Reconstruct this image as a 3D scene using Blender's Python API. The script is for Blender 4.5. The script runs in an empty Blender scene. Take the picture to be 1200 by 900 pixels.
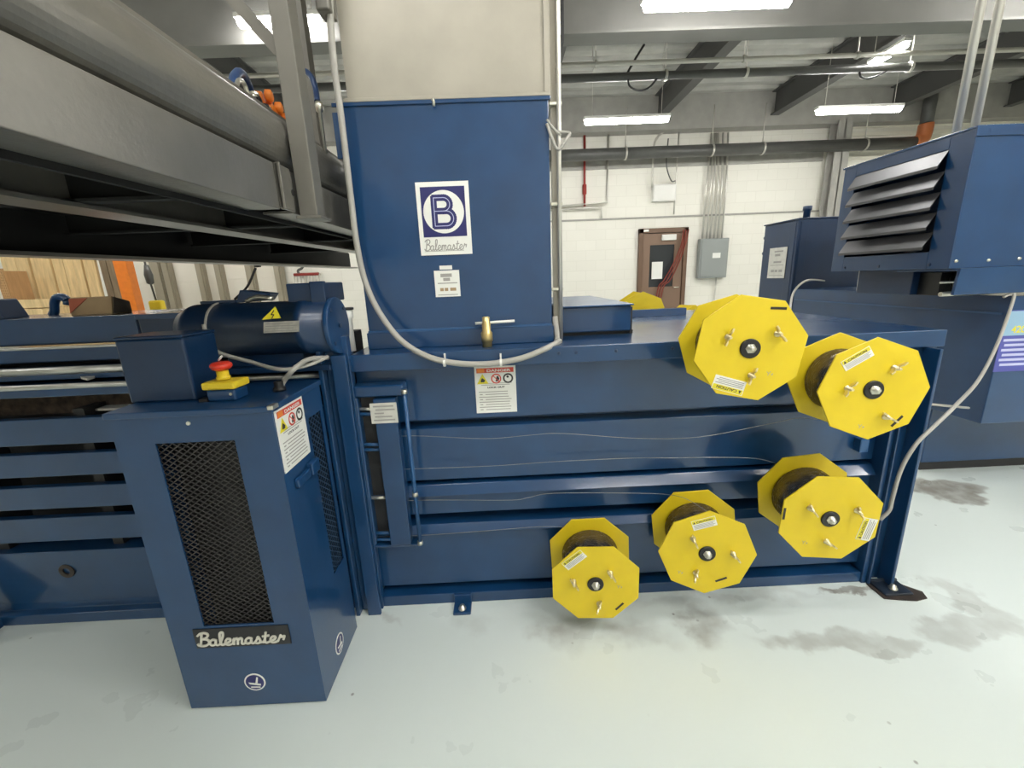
import bpy, bmesh, math, random
from mathutils import Vector, Matrix
random.seed(7)
S = bpy.context.scene
COL = S.collection
PI = math.pi
# ------------------------------------------------------------------ camera geometry (1200x900 photograph)
F = 490.0; H = 1.3
YAW, PITCH, ROLL = .0145, .246, -.041
def cam_axes():
    cy, sy, cp, sp = math.cos(YAW), math.sin(YAW), math.cos(PITCH), math.sin(PITCH)
    f = Vector((sy*cp, cy*cp, -sp)); r = Vector((cy, -sy, 0)); u = r.cross(f)
    c, s = math.cos(ROLL), math.sin(ROLL)
    return c*r + s*u, -s*r + c*u, f
CR, CU, CF = cam_axes(); C0 = Vector((0, 0, H))
def ray(x, y): return CR*((x-600)/F) + CU*((450-y)/F) + CF
def onY(x, y, Y): d = ray(x, y); return C0 + d*(Y/d.y)
def onX(x, y, X): d = ray(x, y); return C0 + d*(X/d.x)
def onZ(x, y, Z): d = ray(x, y); return C0 + d*((Z-H)/d.z)

# ------------------------------------------------------------------ materials
def mat(name, col, rough=.5, metal=0, noise=.0, nscale=20, bump=0, bscale=60, coat=0, spec=.5, emit=None, estr=0, stretch=None):
    m = bpy.data.materials.new(name); m.use_nodes = True
    nt = m.node_tree; b = nt.nodes['Principled BSDF']
    c4 = (*col, 1)
    b.inputs['Base Color'].default_value = c4; b.inputs['Roughness'].default_value = rough
    b.inputs['Metallic'].default_value = metal; b.inputs['Coat Weight'].default_value = coat
    b.inputs['Specular IOR Level'].default_value = spec
    if coat: b.inputs['Coat Roughness'].default_value = .13
    if emit: b.inputs['Emission Color'].default_value = (*emit, 1); b.inputs['Emission Strength'].default_value = estr
    if noise or bump:
        tc = nt.nodes.new('ShaderNodeTexCoord'); vec = tc.outputs['Object']
        if stretch:
            mp = nt.nodes.new('ShaderNodeMapping'); mp.inputs['Scale'].default_value = stretch
            nt.links.new(vec, mp.inputs['Vector']); vec = mp.outputs['Vector']
    if noise:
        n = nt.nodes.new('ShaderNodeTexNoise'); n.inputs['Scale'].default_value = nscale; n.inputs['Detail'].default_value = 5
        nt.links.new(vec, n.inputs['Vector'])
        r = nt.nodes.new('ShaderNodeMapRange'); r.inputs[1].default_value = .3; r.inputs[2].default_value = .7
        r.inputs[3].default_value = 1-noise; r.inputs[4].default_value = 1+noise
        nt.links.new(n.outputs['Fac'], r.inputs[0])
        mx = nt.nodes.new('ShaderNodeVectorMath'); mx.operation = 'SCALE'; mx.inputs[0].default_value = col
        nt.links.new(r.outputs[0], mx.inputs['Scale']); nt.links.new(mx.outputs[0], b.inputs['Base Color'])
        r2 = nt.nodes.new('ShaderNodeMapRange'); r2.inputs[3].default_value = max(.03, rough-.07); r2.inputs[4].default_value = min(1, rough+.07)
        nt.links.new(n.outputs['Fac'], r2.inputs[0]); nt.links.new(r2.outputs[0], b.inputs['Roughness'])
    if bump:
        n2 = nt.nodes.new('ShaderNodeTexNoise'); n2.inputs['Scale'].default_value = bscale; n2.inputs['Detail'].default_value = 3
        nt.links.new(vec, n2.inputs['Vector'])
        bp = nt.nodes.new('ShaderNodeBump'); bp.inputs['Strength'].default_value = bump; bp.inputs['Distance'].default_value = .01
        nt.links.new(n2.outputs['Fac'], bp.inputs['Height']); nt.links.new(bp.outputs[0], b.inputs['Normal'])
    return m
BLUE = mat('blue_paint', (.007, .047, .136), .34, noise=.12, nscale=7, bump=.025, bscale=45, coat=.9, spec=.3)
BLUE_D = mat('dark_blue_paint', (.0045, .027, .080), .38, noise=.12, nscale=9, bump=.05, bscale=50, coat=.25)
BLUE_L = mat('light_blue_paint', (.013, .078, .21), .4, noise=.1, nscale=9, bump=.04, coat=.4)
GREY = mat('grey_steel_paint', (.215, .205, .183), .36, metal=.55, noise=.10, nscale=8, bump=.08, bscale=70)
GREY_P = mat('grey_beam_paint', (.36, .35, .32), .6, noise=.08, nscale=6)
GALV = mat('galvanised_sheet', (.37, .345, .29), .5, metal=.25, noise=.12, nscale=4, bump=.03)
POSTM = mat('post_paint', (.16, .152, .132), .45, metal=.2, noise=.08, nscale=8)
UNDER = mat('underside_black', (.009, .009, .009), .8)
DARK = mat('dark_steel', (.02, .02, .022), .5, noise=.2, nscale=20)
BLACK = mat('black_plastic', (.012, .012, .013), .35)
MESHM = mat('mesh_metal', (.055, .05, .05), .45, metal=.3)
YEL = mat('yellow_paint', (.72, .54, .012), .42, noise=.05, nscale=9)
YEL2 = mat('yellow_plastic', (.80, .60, .03), .4)
RED = mat('red_plastic', (.62, .04, .02), .3)
WIRE = mat('drawn_wire', (.21, .18, .15), .26, metal=.85, noise=.35, nscale=40, stretch=(1, 9, 1))
WIRE_L = mat('bright_wire', (.30, .30, .30), .35, metal=.9)
ZINC = mat('zinc_plate', (.68, .66, .58), .28, metal=.9)
ZINCY = mat('yellow_zinc', (.75, .64, .38), .3, metal=.85)
BRASS = mat('brass', (.74, .56, .24), .35, metal=.7, noise=.1, nscale=30)
CABLE = mat('grey_cable', (.40, .385, .35), .45, bump=.06, bscale=300)
WHITE = mat('white_vinyl', (.80, .80, .76), .45)
WHITE_D = mat('aged_white_vinyl', (.62, .61, .56), .5, noise=.08, nscale=25)
INK = mat('black_ink', (.03, .03, .03), .5)
INKG = mat('grey_print', (.34, .33, .31), .6)
INKR = mat('red_print', (.62, .06, .035), .5)
INKO = mat('orange_print', (.75, .22, .03), .5)
INKY = mat('yellow_print', (.75, .65, .03), .5)
NAVY = mat('navy_print', (.02, .022, .125), .45)
LILAC = mat('lilac_print', (.50, .52, .75), .5)
PURPLE = mat('violet_print', (.08, .09, .36), .5)
SKYB = mat('pale_blue_print', (.28, .45, .60), .5)
CREAM = mat('cream_block_paint', (.80, .77, .67), .75, noise=.03, nscale=2)
CARD = mat('cardboard', (.40, .28, .16), .8, noise=.1, nscale=12)
CARD_D = mat('cardboard_dark_print', (.10, .075, .055), .85)  # dark print on the carton's end face
PINE = mat('pine_board', (.70, .52, .27), .7, noise=.18, nscale=5, stretch=(6, 6, .7))
PINE_D = mat('weathered_board', (.22, .17, .11), .8, noise=.2, nscale=6, stretch=(6, 6, .8))
ORANGE = mat('orange_paint', (.75, .20, .02), .45, noise=.06)
COPPER = mat('copper_coloured_pipe', (.55, .17, .06), .4)
BROWN = mat('brown_door_paint', (.15, .085, .05), .5)
GLASS = mat('dark_glass', (.03, .035, .04), .08)
PANELG = mat('grey_panel_paint', (.27, .29, .28), .5)
REDP = mat('red_pipe_paint', (.27, .025, .018), .4)
PIPE = mat('dark_pipe_paint', (.085, .085, .08), .4, noise=.15, nscale=5)
PIPE_L = mat('pale_pipe', (.58, .56, .50), .4, metal=.3)
CONDUIT = mat('conduit_steel', (.60, .58, .53), .35, metal=.6)
LED = mat('lit_diffuser', (.9, .9, .9), .5, emit=(1, .985, .95), estr=30)
FIXT = mat('fixture_enamel', (.75, .74, .70), .4)
BALE = mat('pressed_scrap', (.05, .035, .025), .9, noise=.8, nscale=28, bump=.8, bscale=30)
RUST = mat('rusty_grease', (.035, .025, .02), .6, noise=.4, nscale=30)
BHOSE = mat('blue_hose', (.02, .05, .14), .3)

def floor_mat():
    m = bpy.data.materials.new('mint_epoxy_floor'); m.use_nodes = True; nt = m.node_tree; b = nt.nodes['Principled BSDF']
    N = nt.nodes.new; L = nt.links.new
    P = N('ShaderNodeNewGeometry').outputs['Position']
    def noise(scale, det=4, src=P):
        n = N('ShaderNodeTexNoise'); n.inputs['Scale'].default_value = scale; n.inputs['Detail'].default_value = det; L(src, n.inputs['Vector']); return n.outputs['Fac']
    def math_(op, a, b_=None, c=None):
        n = N('ShaderNodeMath'); n.operation = op
        for i, v in enumerate((a, b_, c)):
            if v is None: continue
            if isinstance(v, (int, float)): n.inputs[i].default_value = v
            else: L(v, n.inputs[i])
        return n.outputs[0]
    def ramp(v, a, c, lo=0, hi=1):
        n = N('ShaderNodeMapRange'); n.interpolation_type = 'SMOOTHSTEP'
        L(v, n.inputs[0]); n.inputs[1].default_value = a; n.inputs[2].default_value = c; n.inputs[3].default_value = lo; n.inputs[4].default_value = hi
        return n.outputs[0]
    base = N('ShaderNodeMix'); base.data_type = 'RGBA'
    base.inputs[6].default_value = (.68, .755, .725, 1); base.inputs[7].default_value = (.74, .80, .775, 1); L(noise(1.3), base.inputs[0])
    warp = N('ShaderNodeTexNoise'); warp.inputs['Scale'].default_value = 7; warp.inputs['Detail'].default_value = 6; L(P, warp.inputs['Vector'])
    wv = N('ShaderNodeVectorMath'); wv.operation = 'MULTIPLY_ADD'; L(warp.outputs['Color'], wv.inputs[0]); wv.inputs[1].default_value = (.30, .22, 0); wv.inputs[2].default_value = (-.15, -.11, 0)
    pv = N('ShaderNodeVectorMath'); pv.operation = 'ADD'; L(P, pv.inputs[0]); L(wv.outputs[0], pv.inputs[1])
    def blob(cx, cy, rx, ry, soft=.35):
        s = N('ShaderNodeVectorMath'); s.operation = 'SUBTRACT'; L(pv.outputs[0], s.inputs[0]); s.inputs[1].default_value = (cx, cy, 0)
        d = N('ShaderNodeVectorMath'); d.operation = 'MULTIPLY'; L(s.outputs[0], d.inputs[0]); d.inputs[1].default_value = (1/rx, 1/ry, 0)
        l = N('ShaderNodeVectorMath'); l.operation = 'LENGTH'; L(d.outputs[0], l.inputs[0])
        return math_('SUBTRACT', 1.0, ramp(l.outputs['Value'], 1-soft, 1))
    st = None  # stains; the soft patches under the reels also paint in shade there
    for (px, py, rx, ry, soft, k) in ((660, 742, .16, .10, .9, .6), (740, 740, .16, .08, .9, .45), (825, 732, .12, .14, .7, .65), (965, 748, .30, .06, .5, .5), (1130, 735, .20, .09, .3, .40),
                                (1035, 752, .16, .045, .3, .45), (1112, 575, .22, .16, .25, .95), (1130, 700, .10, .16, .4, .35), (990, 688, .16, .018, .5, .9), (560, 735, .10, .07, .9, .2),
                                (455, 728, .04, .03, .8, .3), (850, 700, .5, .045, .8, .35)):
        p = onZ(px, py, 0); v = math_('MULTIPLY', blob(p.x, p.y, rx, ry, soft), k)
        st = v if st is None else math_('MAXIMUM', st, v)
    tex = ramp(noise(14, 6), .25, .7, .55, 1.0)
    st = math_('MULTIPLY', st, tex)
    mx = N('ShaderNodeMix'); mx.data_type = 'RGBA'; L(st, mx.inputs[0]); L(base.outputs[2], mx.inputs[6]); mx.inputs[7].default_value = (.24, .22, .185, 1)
    vo = N('ShaderNodeTexVoronoi'); vo.inputs['Scale'].default_value = 13; vo.inputs['Randomness'].default_value = 1; L(P, vo.inputs['Vector'])
    sp = math_('MULTIPLY', math_('SUBTRACT', 1.0, ramp(vo.outputs['Distance'], .04, .09)), ramp(noise(2.2), .50, .62))
    sp = math_('MULTIPLY', sp, .65)
    m2 = N('ShaderNodeMix'); m2.data_type = 'RGBA'; L(sp, m2.inputs[0]); L(mx.outputs[2], m2.inputs[6]); m2.inputs[7].default_value = (.13, .125, .11, 1)
    L(m2.outputs[2], b.inputs['Base Color'])
    L(math_('ADD', math_('MULTIPLY', noise(5), .15), .22), b.inputs['Roughness'])
    bp = N('ShaderNodeBump'); bp.inputs['Strength'].default_value = .06; bp.inputs['Distance'].default_value = .02; L(noise(6), bp.inputs['Height']); L(bp.outputs[0], b.inputs['Normal'])
    return m
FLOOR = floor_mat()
def block_mat():
    m = mat('painted_block_wall', (.80, .77, .67), .72); nt = m.node_tree; b = nt.nodes['Principled BSDF']
    tc = nt.nodes.new('ShaderNodeTexCoord'); mp = nt.nodes.new('ShaderNodeMapping'); mp.inputs['Rotation'].default_value = (PI/2, 0, 0)
    br = nt.nodes.new('ShaderNodeTexBrick'); br.inputs['Scale'].default_value = 1; br.inputs['Brick Width'].default_value = .4; br.inputs['Row Height'].default_value = .2
    br.inputs['Mortar Size'].default_value = .008; br.inputs['Mortar Smooth'].default_value = .5
    br.inputs['Color1'].default_value = (.82, .80, .725, 1); br.inputs['Color2'].default_value = (.79, .77, .695, 1); br.inputs['Mortar'].default_value = (.755, .735, .66, 1)
    nt.links.new(tc.outputs['Object'], mp.inputs['Vector']); nt.links.new(mp.outputs[0], br.inputs['Vector']); nt.links.new(br.outputs['Color'], b.inputs['Base Color'])
    return m
BLOCK = block_mat()

# ------------------------------------------------------------------ mesh builder
class Pl:                                    # a working plane: origin, U, V and outward normal
    def __init__(s, O, U, V): s.O = Vector(O); s.U = Vector(U).normalized(); s.V = Vector(V).normalized(); s.N = s.U.cross(s.V)
    def __call__(s, u, v, h=0): return s.O + s.U*u + s.V*v + s.N*h
def front(O): return Pl(O, (1, 0, 0), (0, 0, 1))      # faces -Y
class MB:
    def __init__(s): s.v = []; s.f = []; s.sm = []
    def add(s, vs, fs, smooth=False):
        n = len(s.v); s.v += [Vector(p) for p in vs]; s.f += [[i+n for i in f] for f in fs]; s.sm += [smooth]*len(fs); return s
    def box(s, x0, x1, y0, y1, z0, z1):
        return s.add([(x, y, z) for z in (z0, z1) for y in (y0, y1) for x in (x0, x1)],
                     [(0, 2, 3, 1), (4, 5, 7, 6), (0, 1, 5, 4), (2, 6, 7, 3), (0, 4, 6, 2), (1, 3, 7, 5)])
    def hexa(s, P):  # 8 points: bottom 4 ccw, top 4 ccw
        return s.add(P, [(3, 2, 1, 0), (4, 5, 6, 7), (0, 1, 5, 4), (1, 2, 6, 5), (2, 3, 7, 6), (3, 0, 4, 7)])
    def prism(s, pts, ext):                  # closed polygon (3-D pts) extruded by vector ext
        n = len(pts); e = Vector(ext); a = [Vector(p) for p in pts]
        nrm = sum(((a[i]).cross(a[(i+1) % n]) for i in range(n)), Vector())
        if nrm.dot(e) > 0: a = a[::-1]
        return s.add(a + [p+e for p in a], [list(range(n)), list(range(2*n-1, n-1, -1))] + [(i, n+i, n+(i+1) % n, (i+1) % n) for i in range(n)])
    def rect(s, P, u0, v0, u1, v1, h0, h1): return s.prism([P(u0, v0, h0), P(u1, v0, h0), P(u1, v1, h0), P(u0, v1, h0)], P.N*(h1-h0))
    def poly(s, P, pts, h0, h1): return s.prism([P(u, v, h0) for u, v in pts], P.N*(h1-h0))
    def disc(s, P, cu, cv, r, h0, h1, n=28, ru=1): return s.poly(P, [(cu+r*ru*math.cos(2*PI*i/n), cv+r*math.sin(2*PI*i/n)) for i in range(n)], h0, h1)
    def ring(s, P, cu, cv, r0, r1, h0, h1, n=28, ru=1):
        vs = []
        for r, h in ((r1, h0), (r1, h1), (r0, h1), (r0, h0)):
            vs += [P(cu+r*ru*math.cos(2*PI*i/n), cv+r*math.sin(2*PI*i/n), h) for i in range(n)]
        fs = [(k*n+i, k*n+(i+1) % n, ((k+1) % 4)*n+(i+1) % n, ((k+1) % 4)*n+i) for k in range(4) for i in range(n)]
        return s.add(vs, fs)
    def stroke(s, P, pts, w, h0, h1):
        for i, (a, b) in enumerate(zip(pts, pts[1:])):
            s._j = getattr(s, '_j', 0)+1; j = (s._j % 23)*1.2e-5        # overlapping pieces never share a plane
            d = Vector((b[0]-a[0], b[1]-a[1])); l = d.length
            if l < 1e-7: continue
            d /= l; n = Vector((-d.y, d.x))*w/2; e = d*w*.3
            A = Vector(a)-e; B = Vector(b)+e
            s.poly(P, [(A-n)[:], (B-n)[:], (B+n)[:], (A+n)[:]], h0, h1+j)
        return s
    def tube(s, pts, r, n=10, cap=True):
        p = [Vector(q) for q in pts]; rr = r if isinstance(r, (list, tuple)) else [r]*len(p)
        t0 = (p[1]-p[0]).normalized(); up = Vector((0, 0, 1)) if abs(t0.z) < .9 else Vector((1, 0, 0)); u = t0.cross(up).normalized(); vs = []
        for i, q in enumerate(p):
            t = (p[min(i+1, len(p)-1)]-p[max(i-1, 0)]).normalized(); u = (u-t*u.dot(t)).normalized(); w = t.cross(u)
            vs += [q+(u*math.cos(2*PI*k/n)+w*math.sin(2*PI*k/n))*rr[i] for k in range(n)]
        fs = [(i*n+k, i*n+(k+1) % n, (i+1)*n+(k+1) % n, (i+1)*n+k) for i in range(len(p)-1) for k in range(n)]
        s.add(vs, fs, True)
        if cap: s.add(vs[:n], [list(range(n-1, -1, -1))]); s.add(vs[-n:], [list(range(n))])
        return s
    def lathe(s, O, A, prof, n=32):          # prof: (distance along A, radius)
        A = Vector(A).normalized(); up = Vector((0, 0, 1)) if abs(A.z) < .9 else Vector((1, 0, 0)); u = A.cross(up).normalized(); w = A.cross(u); O = Vector(O); vs = []
        for d, r in prof: vs += [O+A*d+(u*math.cos(2*PI*k/n)+w*math.sin(2*PI*k/n))*r for k in range(n)]
        m = len(prof)
        s.add(vs, [(i*n+k, i*n+(k+1) % n, (i+1)*n+(k+1) % n, (i+1)*n+k) for i in range(m-1) for k in range(n)], True)
        s.add(vs[:n], [list(range(n-1, -1, -1))]); s.add(vs[-n:], [list(range(n))]); return s
    def bar(s, a, b, w, h, up=(0, 0, 1)):    # rectangular bar from a to b
        a, b = Vector(a), Vector(b); t = (b-a).normalized(); x = t.cross(Vector(up)).normalized(); y = x.cross(t)
        q = [x*(-w/2)+y*(-h/2), x*(w/2)+y*(-h/2), x*(w/2)+y*(h/2), x*(-w/2)+y*(h/2)]
        return s.prism([a+c for c in q], b-a)
    def text(s, P, txt, u, v, size, h, width=None, bold=0):
        cu = bpy.data.curves.new('t', 'FONT'); cu.body = txt; cu.size = size; cu.offset = bold; cu.align_x = 'LEFT'
        ob = bpy.data.objects.new('t', cu); COL.objects.link(ob); dg = bpy.context.evaluated_depsgraph_get()
        me = ob.evaluated_get(dg).to_mesh(); vs = [w.co.copy() for w in me.vertices]; fs = [list(f.vertices) for f in me.polygons]
        ob.evaluated_get(dg).to_mesh_clear(); bpy.data.objects.remove(ob); bpy.data.curves.remove(cu)
        if not vs: return s
        x1 = max(q.x for q in vs); x0 = min(q.x for q in vs); k = (width/(x1-x0)) if width else 1
        return s.add([P(u+(q.x-x0)*k, v+q.y, h) for q in vs], fs)
    def build(s, name, m, parent=None, bev=0, seg=2, local=False, flat=True):
        if parent is None or local:
            vs = s.v
            off = Vector()
            if parent is None and not local:
                xs = [p.x for p in vs]; ys = [p.y for p in vs]; zs = [p.z for p in vs]
                off = Vector(((min(xs)+max(xs))/2, (min(ys)+max(ys))/2, min(zs))); vs = [p-off for p in vs]
        else:
            inv = WM(parent).inverted(); vs = [inv @ p for p in s.v]; off = Vector()
        me = bpy.data.meshes.new(name); me.from_pydata([p[:] for p in vs], [], s.f)
        me.polygons.foreach_set('use_smooth', s.sm); me.materials.append(m); me.update()
        bm = bmesh.new(); bm.from_mesh(me); bmesh.ops.remove_doubles(bm, verts=bm.verts, dist=1e-6) if any(s.sm) else None
        bm.to_mesh(me); bm.free()
        o = bpy.data.objects.new(name, me); COL.objects.link(o); o.location = off
        if parent is not None: o.parent = parent
        if bev:
            b = o.modifiers.new('bevel', 'BEVEL'); b.width = bev; b.segments = seg; b.limit_method = 'ANGLE'; b.angle_limit = .7; b.harden_normals = False
        return o
def WM(o):
    m = Matrix.LocRotScale(o.location, o.rotation_euler, o.scale) if o.rotation_mode != 'QUATERNION' else Matrix.LocRotScale(o.location, o.rotation_quaternion, o.scale)
    return WM(o.parent) @ m if o.parent else m
def thing(name, label, cat, loc, group=None):
    o = bpy.data.objects.new(name, None); COL.objects.link(o); o.location = loc; o.empty_display_size = .1
    o['label'] = label; o['category'] = cat
    if group: o['group'] = group
    return o
def tag(o, label, cat, group=None):
    o['label'] = label; o['category'] = cat
    if group: o['group'] = group
    return o
def struct(o, label=None, cat=None):
    o['kind'] = 'structure'
    if label: o['label'] = label
    if cat: o['category'] = cat
    return o
def spline(pts, k=8):
    p = [Vector(q) for q in pts]; p = [2*p[0]-p[1]]+p+[2*p[-1]-p[-2]]; out = []
    for i in range(1, len(p)-2):
        for j in range(k):
            t = j/k; a, b, c, d = p[i-1:i+3]
            out.append(.5*((2*b)+(c-a)*t+(2*a-5*b+4*c-d)*t*t+(3*b-a-3*c+d)*t**3))
    return out+[p[-2]]
# script lettering of the maker's name, one stroke list per letter
def script_strokes():
    L = []
    L.append([(.10, .0), (.13, .3), (.16, .6), (.18, .93)])
    L.append([(-.02, .80), (.10, .95), (.30, 1.0), (.46, .92), (.48, .75), (.36, .60), (.20, .54), (.40, .50), (.52, .36), (.50, .16), (.36, .03), (.18, .0), (.02, .06), (-.04, .16)])
    def a(x): return [[(x+.30, .40), (x+.16, .45), (x+.03, .32), (x+.02, .12), (x+.12, .02), (x+.26, .10), (x+.31, .40)], [(x+.31, .40), (x+.30, .12), (x+.37, .02), (x+.46, .06)]]
    def e(x): return [[(x-.06, .06), (x+.10, .16), (x+.26, .28), (x+.26, .42), (x+.14, .46), (x+.04, .32), (x+.04, .12), (x+.14, .01), (x+.28, .03), (x+.40, .10)]]
    L += a(.56)
    L.append([(1.02, .06), (1.10, .22), (1.22, .60), (1.24, .90), (1.16, .98), (1.08, .84), (1.10, .20), (1.18, .02), (1.30, .06)])
    L += e(1.32)
    L += [[(1.72, .10), (1.76, .40), (1.80, .44)], [(1.78, .40), (1.77, .02)], [(1.77, .26), (1.88, .45), (1.97, .38), (1.96, .02)], [(1.96, .26), (2.08, .45), (2.17, .38), (2.16, .10), (2.22, .02), (2.32, .06)]]
    L += a(2.34)
    L.append([(2.80, .06), (2.92, .30), (2.98, .48), (3.08, .22), (3.05, .05), (2.94, .01), (2.84, .06)])
    L.append([(3.06, .05), (3.16, .08), (3.26, .06)])
    L += [[(3.26, .06), (3.34, .40), (3.38, .80)], [(3.36, .60), (3.32, .16), (3.40, .01), (3.52, .06)], [(3.22, .52), (3.52, .55)]]
    L += e(3.58)
    L += [[(3.98, .10), (4.08, .40), (4.12, .52), (4.16, .40), (4.30, .44), (4.26, .20)]]
    return [[(q.x, q.y) for q in spline([(x, y, 0) for x, y in st], 5)] for st in L]
STROKES = script_strokes()
def script(mb, P, u0, v0, w, h, sw, h0, h1, ital=.10):
    for st in STROKES: mb.stroke(P, [(u0+(x+.05+ital*y)*w/4.5, v0+y*h) for x, y in st], sw, h0, h1)
    return mb

# ------------------------------------------------------------------ the room
XL, XR, YB, YF, ZC = -11.5, 11.0, -5.0, 8.9, 4.45
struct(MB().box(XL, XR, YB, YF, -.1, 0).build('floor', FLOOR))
wb = struct(MB().box(XL, XR, YF, YF+.2, 0, 4.6).build('wall_back', BLOCK))
struct(MB().box(XL-.2, XL, YB, YF, 0, 4.6).build('wall_left', CREAM))
struct(MB().box(XR, XR+.2, YB, YF, 0, 4.6).build('wall_right', CREAM))
struct(MB().box(XL, XR, YB-.2, YB, 0, 4.6).build('wall_front', CREAM))
# corrugated roof deck, ribs running along X
mb = MB(); ys = []; y = YB
while y < YF: ys += [(y, ZC), (y+.10, ZC), (y+.13, ZC+.05), (y+.27, ZC+.05)]; y += .30
prof = [(a, b) for a, b in ys if a <= YF]+[(YF, ZC+.05)]
mb.prism([(XL, a, b) for a, b in prof]+[(XL, YF, ZC+.12), (XL, YB, ZC+.12)], (XR-XL, 0, 0))
DECK = mat('roof_deck_paint', (.43, .425, .39), .6, noise=.12, nscale=3)
BEAMC = mat('roof_beam_paint', (.09, .089, .085), .6, noise=.1, nscale=3)
BEAML = mat('girder_paint', (.17, .167, .155), .6, noise=.1, nscale=3)
struct(mb.build('ceiling', DECK))
def ibeam(a, b, w, h, t, m, name):           # a,b at the beam's underside
    a, b = Vector(a), Vector(b); mb = MB()
    mb.bar(a+Vector((0, 0, t/2)), b+Vector((0, 0, t/2)), w, t); mb.bar(a+Vector((0, 0, h-t/2)), b+Vector((0, 0, h-t/2)), w, t)
    mb.bar(a+Vector((0, 0, h/2)), b+Vector((0, 0, h/2)), t, h-2*t)
    return struct(mb.build(name, m))
ibeam((XL, 4.47, 3.40), (XR, 4.47, 3.40), .21, .62, .02, BEAML, 'ceiling_girder')
for bx in (-8.0, -5.8, -3.6, -1.35, .85, 3.03, 5.2, 7.4, 9.6):
    ibeam((bx, 4.6, 4.05), (bx, 8.75, 4.05), .16, .40, .02, BEAMC, 'ceiling_beam')
struct(MB().box(XL, XR, 8.62, 8.88, 3.88, 4.50).build('trim_1', GREY_P))
struct(MB().box(-3.2, 6.4, 8.87, 8.9, 3.30, 3.55).box(-3.2, XR, 8.875, 8.9, 2.37, 2.40).build('trim_2', GREY_P))
# columns against the rear wall
def column(x0, x1, name, m, y0=8.5, y1=8.72, z1=3.9):
    mb = MB(); w = x1-x0
    mb.box(x0, x1, y0, y0+.02, 0, z1).box(x0, x1, y1-.02, y1, 0, z1).box((x0+x1)/2-.01, (x0+x1)/2+.01, y0, y1, 0, z1)
    mb.box(x0-.05, x1+.05, y0-.05, y1+.05, 0, .02)
    return struct(mb.build(name, m))
c = column(6.35, 6.62, 'column', GREY_P)
# ribbed cladding higher up on the right part of the rear wall
mb = MB()
for k in range(9): mb.box(6.9, XR, 8.86, 8.9, 3.30+k*.14, 3.36+k*.14)
struct(mb.build('wall_cladding', CREAM))
# doors of the left background: white panels between grey pilasters
PIL = mat('pilaster_paint', (.33, .29, .22), .6)
PANW = mat('white_door_panel', (.78, .74, .65), .6)
def bgx(px): return onY(px, 330, 8.8).x
pan = [(157.6, 184.6), (206.6, 236.6), (244.6, 258), (266, 293.3), (302, 326)]
for i, (a, b) in enumerate(pan):
    mb = MB(); xa, xb = bgx(a), bgx(b)
    mb.box(xa, xb, 8.80, 8.86, 0, 3.0)
    for z in [k*.5 for k in range(1, 6)]: mb.box(xa+.02, xb-.02, 8.79, 8.80, z+.02, z+.46)
    struct(mb.build('wall_panel', PANW, bev=.004))
for a, b in ((184.6, 196.5), (198, 206.6), (236.6, 244.6), (258, 266), (293.3, 302), (326, 334)):
    xa, xb = bgx(a), bgx(b); struct(MB().box(xa, xb, 8.70, 8.86, 0, 3.2).box(xa+.02, xb-.02, 8.66, 8.70, 0, 3.2).build('wall_pilaster', PIL))

# rear door
def door():
    e = bpy.data.objects.new('door_1', None); COL.objects.link(e); e.location = (3.3, 8.88, 0); e['kind'] = 'structure'
    x0, x1, z1 = 2.81, 3.80, 2.17
    MB().box(x0, x0+.08, 8.80, 8.9, 0, z1).box(x1-.08, x1, 8.80, 8.9, 0, z1).box(x0, x1, 8.80, 8.9, z1-.09, z1).build('door_frame', BROWN, e, bev=.005)
    leaf = mat('door_leaf_paint', (.21, .13, .085), .5)
    mb = MB(); a, b = x0+.09, x1-.09; t = z1-.1
    mb.box(a, a+.14, 8.83, 8.88, .01, t).box(b-.17, b, 8.83, 8.88, .01, t).box(a+.14, b-.17, 8.83, 8.88, t-.22, t).box(a+.14, b-.17, 8.83, 8.88, .01, 1.02); mb.build('door_leaf', leaf, e)
    MB().box(a+.13, b-.16, 8.85, 8.86, 1.0, t-.2).build('window_pane', GLASS, e)
    MB().box(x0+.45, x0+.74, 8.77, 8.83, t-.14, t-.03).build('door_closer', FIXT, e, bev=.008)
    MB().box(x0+.28, x0+.50, 8.815, 8.83, 1.18, 1.52).build('paper_notice', WHITE, e)
    MB().box(x0+.08, x0+.18, 8.79, 8.80, z1-.06, z1-.02).build('frame_plate', WHITE, e)
    MB().tube([(b-.06, 8.80, 1.0), (b-.06, 8.78, 1.0), (b-.16, 8.78, 1.0)], .012).build('door_handle', ZINC, e)
door()
mb = MB()
for k, dx in enumerate((-.05, 0, .05)):
    mb.tube(spline([(3.72+dx, 8.74, 2.12), (3.68+dx*.8, 8.73, 1.85), (3.56+dx, 8.73, 1.5), (3.38+dx*1.3, 8.73, 1.15), (3.25+dx, 8.74, .95), (3.15+dx, 8.745, .02)], 6), .013)
tag(mb.build('strap_bundle', mat('dark_red_strap', (.22, .035, .02), .6)), 'red straps hanging in front of the brown door on the rear wall', 'strap')

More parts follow.
